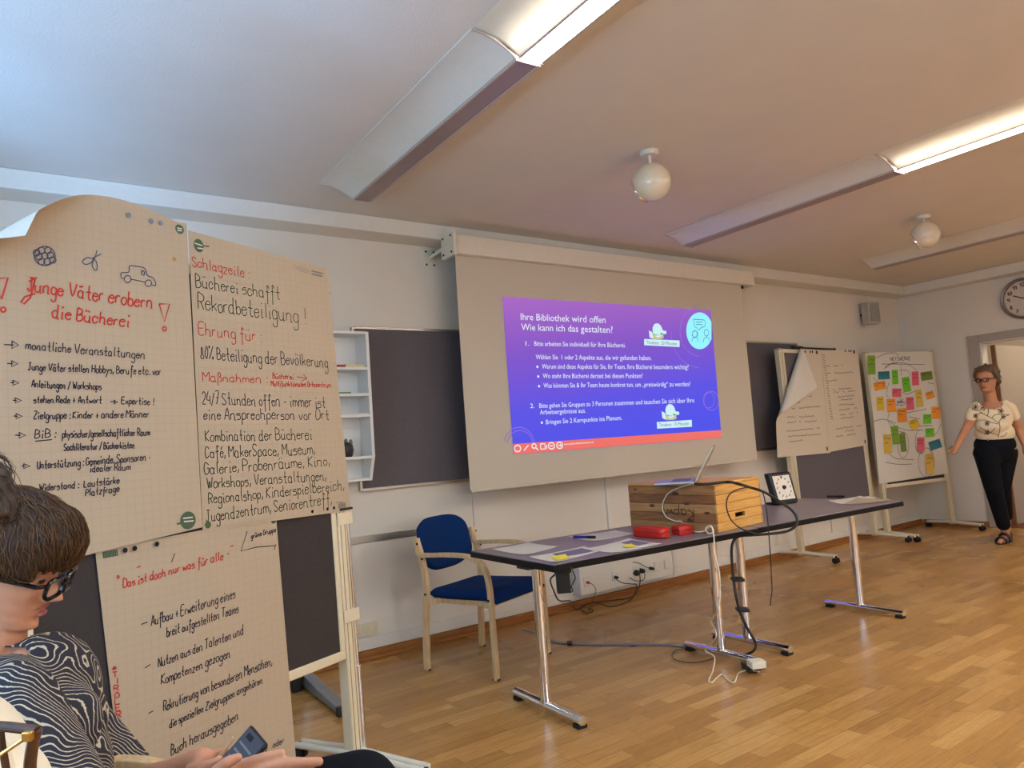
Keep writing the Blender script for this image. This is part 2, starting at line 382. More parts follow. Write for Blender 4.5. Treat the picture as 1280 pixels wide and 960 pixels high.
# door: casing, jambs, leaf standing open into the corridor
dr = thing('door_1', 'grey door standing open into the corridor, framed by a wide grey casing', 'door', (XB, DY1, 0)); dr['kind'] = 'structure'
c = MB().bx(XB-.022, XB, DY1, DY1+.112, 0, DZ+.085).bx(XB-.022, XB, DY0-.112, DY0, 0, DZ+.085).bx(XB-.022, XB, DY0, DY1, DZ, DZ+.085)
c.build('door_casing', M_grey, dr, .003)['kind'] = 'structure'
MB().bx(XB-.004, XB+WT-.02, DY1-.012, DY1, 0, DZ).bx(XB-.004, XB+WT-.02, DY0, DY0+.012, 0, DZ).bx(XB-.004, XB+WT-.02, DY0+.012, DY1-.012, DZ-.012, DZ).build('door_jamb', M_trim, dr)
lf = MB().bx(XB+.20, XB+1.10, DY1-.075, DY1-.035, .01, DZ-.03).build('door_leaf', M_grey, dr, .002)
MB().bx(XB+.172, XB+.198, DY1-.077, DY1-.033, .01, DZ-.03).build('door_edge', wood('door_edge_wood', (104, 66, 34), (130, 86, 48), .5, (20, 20, 3)), lf)
h = MB().cyl((XB+1.04, DY1-.075, 1.03), (XB+1.04, DY1-.125, 1.03), .011).cyl((XB+1.05, DY1-.12, 1.03), (XB+.93, DY1-.12, 1.03), .011)
h.build('door_handle', M_alu, lf)
# window in the left wall (source of the daylight)
wn = MB()
for y in (-.75, -.02, .55, 1.12, 1.80): wn.bx(XL-.12, XL-.06, y, y+.05, .9, 2.2)
wn.bx(XL-.12, XL-.06, -.75, 1.85, .9, .95).bx(XL-.12, XL-.06, -.75, 1.85, 2.15, 2.2)
struct('window_1', wn, M_trim)
# ================================================================ CEILING LIGHTS
M_wing = mat('lamp_reflector', (222, 218, 206), .32, .0, var=.02, spec=.6)
M_wing_lit = mat('lamp_reflector_opal', (240, 232, 214), .5, var=.02)
nt, b = nodes_of(M_wing_lit)
tl = nt.nodes.new('ShaderNodeBsdfTranslucent'); tl.inputs[0].default_value = (.85, .82, .72, 1); ms = nt.nodes.new('ShaderNodeMixShader'); ms.inputs[0].default_value = .35
nt.links.new(b.outputs[0], ms.inputs[1]); nt.links.new(tl.outputs[0], ms.inputs[2]); nt.links.new(ms.outputs[0], nt.nodes['Material Output'].inputs[0])
M_tube = mat('fluorescent_tube', (255, 236, 196), .5, var=0, emit=LAMP_EMIT*.42, ecol=LAMP_COL)
M_case = mat('lamp_casing', (190, 172, 160), .45, var=.03)
M_off = mat('lamp_diffuser_unlit', (150, 132, 130), .35, var=.03)
M_on = mat('lamp_diffuser_lit', (255, 236, 196), .5, var=0, emit=LAMP_EMIT, ecol=LAMP_COL)
M_on_back = [mat('lamp_diffuser_lit_audience_'+n_, (255, 236, 196), .5, var=0, emit=LAMP_EMIT_BACK*k_, ecol=LAMP_COL) for n_, k_ in (('near', .6), ('middle', 1.0), ('far', 1.2))]
def luminaire(loc, rz, L, lit, label, m_on=None):
    t = thing('fluorescent_light', label, 'ceiling light', loc, rz, 'long ceiling lights')
    # local frame: origin at the inner end of the box on the ceiling, -y runs along the lamp, wing to -x
    pr = []
    for i in range(11):
        a = i/10; pr.append((-.185+.185*a, -.006-.062*a**2.2))
    up = [V((x, 0, z)) for x, z in pr]; lo = [V((x+.004, 0, z+.006)) for x, z in pr]
    if lit:
        m = MB()
        for x, z in pr: m.v += [V((x, -L, z)), V((x, 0, z))]
        m.f = [(2*i, 2*i+1, 2*i+3, 2*i+2) for i in range(10)]; m.build('reflector', M_wing_lit, t, world=False, smooth=80)
        MB().cyl((-.022, -L+.02, -.030), (-.022, -.02, -.030), .008, n=10).build('tube', M_tube, t, world=False)
    else:
      m = MB().prism(up+[V((-.001, 0, -.060)), V((-.09, 0, -.014)), V((-.185, 0, -.0015))], (0, -L, 0)); m.build('reflector', M_wing, t, world=False, smooth=50)
    MB().bx(.002, .012, -L, 0, -.076, 0).bx(.100, .110, -L, 0, -.076, 0).bx(.012, .100, -L, 0, -.03, 0).build('housing', M_case, t, .001, world=False)
    MB().bx(.0125, .0995, -L+.004, -.004, -.0745, -.031).build('diffuser', (m_on or M_on) if lit else M_off, t, world=False, label='glowing diffuser' if lit else None)
    for y in (0, -L):
        e = [V((x, y, z)) for x, z in pr]
        e2 = [V((x, y, z-.005)) for x, z in pr]
        MB().prism(e2+e[::-1], (0, -.004 if y == 0 else .004, 0)).bx(.0, .112, y-.004 if y == 0 else y, y if y == 0 else y+.004, -.080, -.072).build('end_plate', M_case, t, world=False)
    return t
rzl = R(-2.6)
def along(o, d): return (o[0]-math.sin(R(2.6))*d, o[1]-math.cos(R(2.6))*d, ZC)
for o, nm in (((1.705, 3.75), 'nearest row above the left pinboard'), ((4.385, 3.72), 'middle row above the screen'), ((6.90, 3.60), 'far row near the door wall')):
    luminaire((o[0], o[1], ZC), rzl, 1.67, False, 'switched off long ceiling light with curved reflector wing, '+nm)
    luminaire(along(o, 3.37), rzl, 1.67, True, 'glowing long ceiling light over the audience, '+nm, M_on_back.pop(0))
    luminaire(along(o, 1.685), rzl, 1.67, True, 'glowing long ceiling light with curved reflector wing, '+nm)
M_globe = mat('opal_cream_globe', (228, 214, 186), .22, var=.02, coat=.3)
for (x, y, zc, lb) in ((2.9, 2.625, 2.573, 'cream globe ceiling spotlight between the nearest and middle light rows'), (5.79, 2.585, 2.598, 'cream globe ceiling spotlight between the middle and far light rows')):
    t = thing('globe_spotlight', lb, 'ceiling light', (x, y, ZC), 0, 'globe ceiling spotlights')
    MB().lathe([(.001, ZC-.024), (.042, ZC-.024), (.05, ZC-.016), (.05, ZC)], (x, y, 0)).build('ceiling_rose', M_white_metal, t)
    MB().cyl((x, y, ZC-.02), (x, y, zc+.09), .008).build('stem', M_white_metal, t)
    ax = (-CR*.72-CU*.52+CF*.50).normalized(); c0 = V((x, y, zc)); r = .1
    prof = [(.001, -r)] + [(r*math.sin(PI*k/18), -r*math.cos(PI*k/18)) for k in range(1, 15)]
    MB().lathe(prof, c0, ax, 32).build('globe', M_globe, t)
    MB().lathe([(.060, .0765), (.070, .0765), (.072, .083), (.066, .086), (.060, .083)], c0, ax, 32).build('rim', M_chrome, t)
# ================================================================ PROJECTION SCREEN
YS = 4.115
sc = thing('projection_screen', 'pulled down white projection screen showing a purple slide, under a long white case', 'projection screen', (4.1, YS, 2.6))
M_scr = mat('screen_fabric', (206, 192, 170), .8, var=.01)
M_sc = mat('screen_case', (228, 216, 196), .5, var=.02)
MB().bx(2.565, 5.70, 4.06, 4.165, 2.525, 2.655).build('case', M_sc, sc, .006)
MB().bx(2.55, 2.566, 4.055, 4.17, 2.515, 2.66).build('end_cap', M_white_metal, sc, .002); MB().bx(5.699, 5.712, 4.055, 4.17, 2.515, 2.66).build('end_cap', M_white_metal, sc, .002)
zb = OY(583, 614, YS).z
def scrf(u, v):
    x = 2.585+u*(5.585-2.585)-.01*math.sin(PI*v)*(0.5-u)
    return (x, YS+.004*math.sin(PI*u), 2.53+(zb-2.53)*v)
MB().sheet(lambda u, v: scrf(u, 1-v), 8, 10, .002).build('fabric', M_scr, sc)
MB().bx(2.59, 5.58, YS-.004, YS+.012, zb-.012, zb+.004).build('bottom_bar', M_scr, sc, .002)
for x in (2.535, 5.73):
    b = MB().bx(x-.045, x+.045, YA-.008, YA, 2.50, 2.62); b.build('wall_plate', M_white_metal, sc, .002)
    MB().cyl((x, YA-.004, 2.565), (x, 4.15, 2.585), .012).build('bracket_arm', M_white_metal, sc)
    k = MB()
    for dx in (-.03, .03):
        for dz in (2.515, 2.605): k.cyl((x+dx, YA-.012, dz), (x+dx, YA-.007, dz), .007)
    k.build('bracket_bolts', M_black, sc)
MB().bx(2.525, 2.549, 4.03, 4.19, 2.505, 2.665).build('bracket_plate', M_white_metal, sc, .002)
k = MB()
for y in (4.06, 4.16):
    for z in (2.53, 2.64): k.cyl((2.5245, y, z), (2.52, y, z), .007)
k.build('plate_bolts', M_black, sc)
MB().tube([(2.60, YS+.01, zb), (2.60, YS+.01, .62)], .003, 6).build('pull_cord', M_grey, sc)
MB().cyl((5.61, YS, 2.525), (5.61, YS, 2.50), .012).build('limit_knob', M_black, sc)
# the projected picture
SP = Plane((4, YS-.004, 1.5), (1, 0, 0), (0, 0, 1))
SL = [(628, 370.5), (888.5, 388), (902, 547), (642, 568)]
def sl(u, v):   # bilinear in the slide, v down
    a = V(SL[0]).lerp(V(SL[1]), u); b = V(SL[3]).lerp(V(SL[2]), u); return a.lerp(b, v)
def emis(name, col, st, two=None):
    m = bpy.data.materials.new(name); m.use_nodes = True; nt = m.node_tree; b = nt.nodes['Principled BSDF']
    b.inputs['Base Color'].default_value = (.02, .02, .02, 1); b.inputs['Roughness'].default_value = .9; b.inputs['Specular IOR Level'].default_value = 0
    b.inputs['Emission Strength'].default_value = st*2**-S.view_settings.exposure; b.inputs['Emission Color'].default_value = lin(col)+(1,)
    if two:
        tc = nt.nodes.new('ShaderNodeTexCoord'); sp = nt.nodes.new('ShaderNodeSeparateXYZ'); nt.links.new(tc.outputs['Generated'], sp.inputs[0])
        ad = nt.nodes.new('ShaderNodeMath'); ad.operation = 'MULTIPLY_ADD'; ad.inputs[1].default_value = -.18; nt.links.new(sp.outputs['X'], ad.inputs[0]); nt.links.new(sp.outputs['Z'], ad.inputs[2])
        r = nt.nodes.new('ShaderNodeValToRGB'); e = r.color_ramp.elements
        for i, (p, c_) in enumerate(two):
            q = e[i] if i < 2 else e.new(p)
            q.position = p; q.color = lin(c_)+(1,)
        nt.links.new(ad.outputs[0], r.inputs['Fac']); nt.links.new(r.outputs['Color'], b.inputs['Emission Color'])
    MATS[name] = m; return m
E_bg = emis('slide_background', (120, 80, 220), .92, [(0, (82, 84, 242)), (1, (176, 108, 200)), (.25, (96, 86, 236)), (.62, (136, 88, 208))])
E_white = emis('slide_white', (236, 244, 255), .95); E_coral = emis('slide_coral', (244, 116, 104), .95); E_cyan = emis('slide_cyan', (150, 244, 255), 1.0)
E_dark = emis('slide_dark_text', (96, 110, 120), .9); E_line = emis('slide_fine_lines', (170, 130, 236), .9); E_pale = emis('slide_label', (206, 240, 246), 1.0); E_tan = emis('slide_box', (206, 200, 140), .95)
E_ico = emis('slide_icon_lines', (84, 128, 180), .9); E_grn = emis('slide_green', (120, 180, 110), .9)
sd = MB(); N = 12
vs = []; 
for j in range(N+1):
    for i in range(N+1): q = sl(i/N, j/N); vs.append(SP.px(q.x, q.y))
sd.add(vs, [(j*(N+1)+i, (j+1)*(N+1)+i, (j+1)*(N+1)+i+1, j*(N+1)+i+1) for j in range(N) for i in range(N)])
slide = sd.build('projected_slide', E_bg, sc, label='purple and blue slide of white text')
for tx, a, b, cp in (
  ('Ihre Bibliothek wird offen', (651, 399.8), (757, 403.8), 8.3), ('Wie kann ich das gestalten?', (651.7, 412.7), (766, 416.2), 8.3),
  ('1.', (657, 432), (661.5, 432), 5.6), ('Bitte arbeiten Sie individuell für Ihre Bücherei.', (668, 432.2), (782, 434.3), 5.8),
  ('Wählen Sie  1 oder 2 Aspekte aus, die wir gefunden haben.', (669.8, 449), (814.4, 450.2), 5.8),
  ('Warum sind diese Aspekte für Sie, Ihr Team, Ihre Bücherei besonders wichtig?', (677.5, 460.8), (860.8, 461.5), 5.8),
  ('Wo steht Ihre Bücherei derzeit bei diesen Punkten?', (678.7, 472.7), (803.3, 472.5), 5.8),
  ('Was könnten Sie & Ihr Team heute konkret tun, um „preiswürdig“ zu werden?', (679.4, 484.7), (863, 482.8), 5.8),
  ('2.', (663, 510), (668, 510), 5.6), ('Bitte gehen Sie Gruppen zu 3 Personen zusammen und tauschen Sie sich über Ihre', (674.2, 510), (867.8, 503), 5.8),
  ('Arbeitsergebnisse aus.', (675, 518.2), (732.3, 515.8), 5.8), ('Bringen Sie 2 Kernpunkte ins Plenum.', (682.6, 530.4), (777.6, 524.8), 5.8)):
    t = MB(); typed(t, SP, tx, a, b, cp*1.0, .0015, (-.04*cp, -cp)); t.build('slide_text_line', E_white, slide)
for a, b in ((671.7, 458.5), (672.8, 470.6), (673.8, 482.7), (677.3, 528.3)): t = MB(); disc(t, SP, a, b, .009, .0015); t.build('slide_bullet', E_white, slide)
c = MB(); poly(c, SP, [(641.4, 555), (901.2, 537.6), (902, 547), (642, 568)], .001); c.build('slide_footer', E_coral, slide)
c = MB(); put(c, SP, [circ(647, 560.6, 3.9, 4)], .008, .0016); put(c, SP, [circ(689.3, 557.3, 3.7, 4)], .008, .0016); put(c, SP, [circ(699.6, 556.6, 3.7, 4)], .008, .0016)
put(c, SP, [[(655, 563), (660.5, 556.5)], circ(667.5, 557.5, 2.6, 2.8), [(669.5, 559.5), (673, 562.5)], [(675.5, 555), (681, 554.6), (681.5, 561), (676, 561.5), (675.5, 555)], [(683, 556), (683.5, 561)], [(687.5, 557.5), (691, 557.2)], [(698, 556.8), (701.6, 556.4)], [(700.2, 555), (701.6, 556.4), (700.3, 558)]], .008, .0016)
typed(c, SP, 'www.bibliotheksinitiative.at', (705, 556.5), (742, 553.7), 2.6, .0016); c.build('slide_icons', E_white, slide)
c = MB(); put(c, SP, [[q for q in circ(877, 418, 38, 42, 95, 185)], [q for q in circ(874, 414, 24, 31, 92, 262)], circ(886, 500, 7, 10), circ(889, 501, 9, 12), [q for q in circ(650, 560, 17, 22, 195, 340)], [q for q in circ(649, 560, 20, 26, 200, 345)]], .004, .001); c.build('slide_rings', E_line, slide)
c = MB(); poly(c, SP, [q for q in circ(874.5, 413.5, 16.6, 23, 0, 360, 40) if q[0] < 889.8], .0012); c.build('slide_badge', E_cyan, slide)
c = MB(); put(c, SP, [[(867, 399), (880, 400), (882, 403), (881, 408), (876, 410), (873, 413), (871, 409.5), (868, 408.5), (867, 399)], [(870, 402.5), (878, 403)], [(870, 405.5), (878, 406)], circ(868.5, 417.5, 3, 4), [(864.8, 427), (865.5, 423), (868.5, 421.5), (872, 423), (872.5, 427.5)], [(865, 420), (866, 414.5), (869, 413), (872, 416), (872, 421)], circ(883, 416, 2.8, 4), [(879, 428), (880, 423.5), (883.4, 421), (887, 424), (887.5, 428.5)]], .006, .002); c.build('badge_icon', E_ico, slide)
for (q, tx, a, b, ox, oy) in (([(805.2, 423.7), (849.5, 425.6), (849.5, 433.8), (805.2, 431.5)], 'Timebox:  20 Minuten', (808, 429.9), (846, 431.7), 822, 416), ([(821, 527.6), (864.7, 524.8), (865, 533.4), (821.4, 535.8)], 'Timebox:  15 Minuten', (824, 533.4), (861, 531.2), 838, 517)):
    c = MB(); poly(c, SP, q, .0012); c.build('timebox_label', E_pale, slide)
    c = MB(); typed(c, SP, tx, a, b, 4.2, .002); c.build('timebox_text', E_dark, slide)
    c = MB(); poly(c, SP, [(ox-8, oy+7), (ox-6, oy-1), (ox+6, oy), (ox+8, oy+6), (ox+4, oy+8), (ox-4, oy+8)], .0014); c.build('timebox_carton', E_tan, slide)
    c = MB(); disc(c, SP, ox, oy-3, .058, .002); poly(c, SP, [(ox+3, oy-4), (ox+11, oy-2), (ox+11, oy+1), (ox+5, oy+3)], .0018); poly(c, SP, [(ox-11, oy-3), (ox-7, oy-1), (ox-5, oy+7), (ox-10, oy+6)], .0018); c.build('timebox_clock', E_pale, slide)
    c = MB(); poly(c, SP, [(ox+3, oy), (ox+9, oy+1), (ox+4, oy+3)], .0022); poly(c, SP, [(ox-7, oy-1), (ox-4, oy+2), (ox+4, oy+3), (ox-4, oy+3.4)], .0022); c.build('timebox_leaf', E_grn, slide)
# ================================================================ WALL NOTICEBOARDS, SHELF, SPEAKER, CLOCK, RAIL
for x0, x1, lb in ((1.935, 2.87, 'dark grey wall noticeboard beside the white pigeonhole shelf, left of the screen'), (5.3, 6.72, 'dark grey wall noticeboard between the screen and the far papered pinboards')):
    t = thing('noticeboard', lb, 'noticeboard', ((x0+x1)/2, YA, 1.0), 0, 'wall noticeboards')
    MB().bx(x0, x1, YA-.022, YA, 1.035, 2.05).build('felt_panel', M_felt, t)
    MB().bx(x0-.012, x0+.006, YA-.028, YA, 1.025, 2.06).bx(x1-.006, x1+.012, YA-.028, YA, 1.025, 2.06).bx(x0+.006, x1-.006, YA-.028, YA, 1.022, 1.04).bx(x0+.006, x1-.006, YA-.028, YA, 2.048, 2.066).build('frame', M_alu, t, .002)
YS2 = YA-.03
SX0, SX1, SYF = 1.43, 1.955, 4.17
def zsh(y): return OY(446, y, SYF).z
t = thing('pigeonhole_shelf', 'white wall shelf of open pigeonholes partly hidden by the left pinboard', 'shelf', ((SX0+SX1)/2, YS2, 1.25))
M_sh = mat('white_laminate', (232, 228, 220), .45, var=.01)
zl = [1.953, 1.772, 1.600, 1.475, 1.243, 1.115]   # shelf boards (top surfaces)
side = MB()
for x in (SX0, SX1-.02):
    side = MB().prism([(x, SYF, 2.0), (x, YS2, 2.0), (x, YS2, 1.09), (x, SYF+.06, 1.09), (x, SYF, 1.24)], (.02, 0, 0)); side.build('side_panel', M_sh, t, .001)
MB().bx(SX0+.02, SX1-.02, YS2-.012, YS2, 1.10, 1.99).build('back_panel', M_sh, t)
ztop = [1.985, 1.765, 1.605, 1.478, 1.225, 1.092]
for i, z in enumerate(ztop): MB().bx(SX0+.02, SX1-.02, SYF+(.055 if i == 5 else 0), YS2-.012, z, z+.017).build('shelf_board', M_sh, t, .001)
def slab(name, lb, cat, x0, x1, y0, y1, z0, z1, m, group=None, bevel=.001):
    o = MB().bx(x0, x1, y0, y1, z0, z1).build(name, m, None, bevel); return tag(o, lb, cat, group)
o = tag(MB().prism([(1.56, 4.19, 1.784), (1.80, 4.19, 1.784), (1.80, 4.32, 1.784), (1.56, 4.32, 1.784)], (0, 0, .014)).build('folder', mat('red_card', (176, 24, 34), .5), None, .002), 'red folder lying flat in the top compartment of the white shelf', 'folder', 'folders on the shelf')
slab('folder', 'beige folder lying flat beside the red folder in the white shelf', 'folder', 1.805, 1.93, 4.19, 4.32, 1.783, 1.802, mat('beige_card', (226, 204, 160), .6), 'folders on the shelf', .002)
slab('folder', 'green folder lying flat in the second compartment of the white shelf', 'folder', 1.57, 1.83, 4.19, 4.32, 1.623, 1.632, mat('green_card', (96, 140, 66), .6), 'folders on the shelf', .002)
slab('paper_stack', 'thin stack of white paper in the third compartment of the white shelf', 'paper', 1.62, 1.93, 4.185, 4.32, 1.4962, 1.503, M_paper_w)
t = thing('owl_figurine', 'small black animal figurine sitting in the lower compartment of the white shelf', 'figurine', (1.80, 4.25, 1.242))
M_fig = mat('dark_glazed_ceramic', (40, 36, 32), .3, var=.2)
MB().lathe([(.001, 0), (.038, 0), (.044, .012), (.050, .04), (.046, .07), (.03, .088), (.001, .092)], (1.80, 4.25, 1.2425)).build('body', M_fig, t)
k = MB()
for dx in (-.03, 0, .03): k.ell((1.80+dx, 4.235, 1.335-abs(dx)*.2), (.012, .012, .02))
k.build('ears', mat('grey_glaze', (120, 116, 108), .3), t)
tag(MB().bx(1.60, 2.62, YA-.012, YA, .705, .748).build('wall_rail', M_alu, None, .002), 'flat metal chair rail strip on the wall behind the blue chair', 'rail')
t = thing('wall_speaker', 'small pale loudspeaker high on the wall near the corner', 'speaker', (8.12, YA, 2.35))
p0, p1 = OY(1077, 380, 4.27), OY(1097, 404, 4.27)
MB().cbox(((p0.x+p1.x)/2, 4.26, (p0.z+p1.z)/2), (.94, -.3, 0), (.3, .94, 0), (0, 0, 1), .15, .12, .24).build('cabinet', mat('speaker_cabinet', (190, 182, 168), .5), t, .008)
MB().cbox(((p0.x+p1.x)/2-.02, 4.198, (p0.z+p1.z)/2), (.94, -.3, 0), (.3, .94, 0), (0, 0, 1), .125, .012, .205).build('grille', mat('speaker_grille', (158, 152, 142), .7, bump=.4, bscale=400), t, .003)
MB().cyl(((p0.x+p1.x)/2, 4.30, (p0.z+p1.z)/2), ((p0.x+p1.x)/2, YA, (p0.z+p1.z)/2), .015).bx((p0.x+p1.x)/2+.08, (p0.x+p1.x)/2+.15, 4.30, 4.31, (p0.z+p1.z)/2-.01, (p0.z+p1.z)/2).build('wall_bracket', M_black, t)
# clock on the door wall
ccy, ccz, cr = 3.055, 2.385, .215
t = thing('wall_clock', 'round wall clock with grey rim and black numerals above the door', 'clock', (XB, ccy, ccz))
MB().lathe([(cr-.03, .012), (cr-.028, .034), (cr-.008, .042), (cr, .03), (cr, 0), (cr-.03, 0)], (XB, ccy, ccz), (-1, 0, 0), 48).build('rim', mat('clock_rim', (132, 118, 106), .35, .6), t)
MB().lathe([(.001, .001), (cr-.025, .001), (cr-.025, .014), (.001, .014)], (XB, ccy, ccz), (-1, 0, 0), 48).build('face', mat('clock_face', (214, 200, 182), .5), t)
KP = Plane((XB-.0145, ccy, ccz), (0, -1, 0), (0, 0, 1))
c = MB()
for hnum in range(1, 13):
    a = R(90-30*hnum); s_ = str(hnum); x, y = .145*math.cos(a), .145*math.sin(a)
    sub = []; xx = 0
    for ch in s_:
        g, wd = glyph(ch); sub += [[(q[0]+xx, q[1]) for q in st] for st in g]; xx += wd+1.4
    xx -= 1.4
    for st in sub: c.ribbon([KP.P(x+(q[0]-xx/2)*.0062, y+(q[1]-3)*.0062, .001) for q in st], KP.n, .009)
for mnt in range(60):
    a = R(6*mnt); c.ribbon([KP.P(.175*math.cos(a), .175*math.sin(a), .001), KP.P(.184*math.cos(a), .184*math.sin(a), .001)], KP.n, .003)
c.build('numerals', M_black, t)
MB().obox(KP.P(-.006, -.006, .002), KP.ex*-.09+KP.ey*.045, KP.ex*.005+KP.ey*.010, KP.n*.002).build('hour_hand', M_black, t)
MB().obox(KP.P(-.004, 0, .005), KP.ex*.15+KP.ey*-.02, KP.ex*.001+KP.ey*.008, KP.n*.002).build('minute_hand', M_black, t)
# double wall socket low on the wall and the long cable trunking box
def socket(parent, cx, cz, y, s=.076, m=None):
    MB().bx(cx-s/2, cx+s/2, y-.009, y, cz-s/2, cz+s/2).build('socket_plate', m or M_trim, parent, .003)
    MB().lathe([(.026, 0), (.026, .011), (.021, .011), (.020, .002), (.001, .002)], (cx, y, cz), (0, -1, 0), 24).build('socket_ring', m or M_trim, parent)
    MB().cyl((cx-.009, y-.004, cz), (cx-.009, y-.0015, cz), .003, n=8).cyl((cx+.009, y-.004, cz), (cx+.009, y-.0015, cz), .003, n=8).build('socket_holes', M_black, parent)
t = thing('wall_socket', 'beige double power socket low on the wall beside the left pinboard leg', 'socket', (1.92, YA, .18))
M_sock = mat('cream_plastic', (222, 208, 176), .4, var=.02)
for x in (1.885, 1.962): socket(t, x, .182, YA, .078, M_sock)
YT = 4.27
t = thing('trunking_box', 'long white cable trunking box of power sockets on the wall under the table', 'cable trunking', (4.1, YA, .1))
xa, xb_ = OY(725.5, 730, YT).x, OY(841, 705, YT).x
MB().bx(xa, xb_, YT, YA-.014, .105, .305).build('duct', M_trim, t, .004)
MB().bx(xa-.006, xa, YT-.003, YA-.014, .10, .31).bx(xb_, xb_+.006, YT-.003, YA-.014, .10, .31).build('duct_end', mat('duct_end_plastic', (204, 204, 208), .5), t, .002)
for q in ((734, 728), (769, 721), (795, 716), (821, 707.5), (834, 706.5)):
    p = OY(q[0], q[1], YT); socket(t, p.x, .2, YT, .07)
# ================================================================ TABLES AND CHAIR
M_top = mat('grey_laminate_top', (128, 116, 122), .33, var=.03, spec=.5)
M_edge = mat('black_table_edge', (14, 11, 11), .5, var=.08, spec=.2)
def table(FL, rz, L, D, zt, label, legs, feet):
    t = thing('folding_table', label, 'table', (FL[0], FL[1], 0), rz, 'folding tables')
    MB().bx(.0, L, 0, D, zt-.034, zt-.004).build('top_edge', M_edge, t, .004, world=False)
    MB().bx(.004, L-.004, .004, D-.004, zt-.006, zt).build('tabletop', M_top, t, .001, world=False)
    for x, y in legs:
        lg = MB().cyl((x, y, .045), (x, y, zt-.034), .025, n=24).build('leg', M_chrome, t, world=False)
        MB().bx(x-.08, x+.08, y-.05, y+.05, zt-.044, zt-.033).build('mounting_plate', M_black, lg, .002, world=False)
        y0, y1 = y+feet[0], y+feet[1]
        MB().tube([(x, y0, .034), (x, y1, .034)], .026, 20, flat=.72).build('foot', M_chrome, t, world=False)
        MB().bx(x-.024, x+.024, y0+.004, y0+.05, 0, .018).bx(x-.024, x+.024, y1-.05, y1-.004, 0, .018).build('foot_pad', M_rubber, t, .002, world=False)
    MB().bx(.12, L-.12, D/2-.02, D/2+.02, zt-.06, zt-.034).build('stretcher', M_black, t, .002, world=False)
    return t
ZT = .71
tb1 = table((2.045, 2.618), R(-3.2), 1.365, .75, ZT, 'nearer grey folding table with black edge carrying the scattered papers', ((.075, .245), (1.245, .235)), (-.28, .26))
tb2 = table((3.422, 2.555), R(-2.6), 1.43, .75, ZT, 'farther grey folding table with black edge carrying the square timer', ((.155, .28), (1.245, .26)), (-.29, .25))
M_seat = mat('blue_wool_upholstery', (8, 46, 98), .95, var=.08, scale=200, bump=.25, bscale=700, spec=.2)
def curve_slab(path, w_axis, w, th, mb):
    """a bent wooden lath: rectangular section swept along a path"""
    path = smooth_path(path, 6); m = len(path); vs = []; wa = V(w_axis)
    for i, p in enumerate(path):
        t = (path[min(i+1, m-1)]-path[max(i-1, 0)]).normalized(); nn = t.cross(wa).normalized()
        vs += [p+wa*w/2+nn*th/2, p-wa*w/2+nn*th/2, p-wa*w/2-nn*th/2, p+wa*w/2-nn*th/2]
    fs = [(0, 1, 2, 3), ((m-1)*4+3, (m-1)*4+2, (m-1)*4+1, (m-1)*4)]
    for i in range(m-1):
        for k in range(4): a = i*4+k; b = i*4+(k+1) % 4; fs.append((b, a, a+4, b+4))
    return mb.add(vs, fs)
def pad(mb, fn, nu, nv, th):
    """a cushion: sheet with rounded rim; fn(u,v)->point, normal by differences"""
    P = lambda u, v: V(fn(u, v))
    vs = []; W = nu+1
    for side in (1, -1):
        for j in range(nv+1):
            for i in range(nu+1):
                u, v = i/nu, j/nv; e = 1e-3
                du = P(min(u+e, 1), v)-P(max(u-e, 0), v); dv = P(u, min(v+e, 1))-P(u, max(v-e, 0)); n = du.cross(dv).normalized()
                rim = min(1, math.sqrt(max(0, 1-max(0, 1-min(u, 1-u)/.12)**2)))*min(1, math.sqrt(max(0, 1-max(0, 1-min(v, 1-v)/.12)**2)))
                vs.append(P(u, v)+n*side*th/2*(.25+.75*rim))
    K = W*(nv+1); fs = []
    for j in range(nv):
        for i in range(nu):
            a = j*W+i; fs += [(a, a+1, a+W+1, a+W), (K+a, K+a+W, K+a+W+1, K+a+1)]
    for i in range(nu): fs.append((i+1, i, K+i, K+i+1)); a = nv*W+i; fs.append((a, a+1, K+a+1, K+a))
    for j in range(nv): a = j*W; fs.append((a, a+W, K+a+W, K+a)); a = j*W+nu; fs.append((a+W, a, K+a, K+a+W))
    return mb.add(vs, fs)
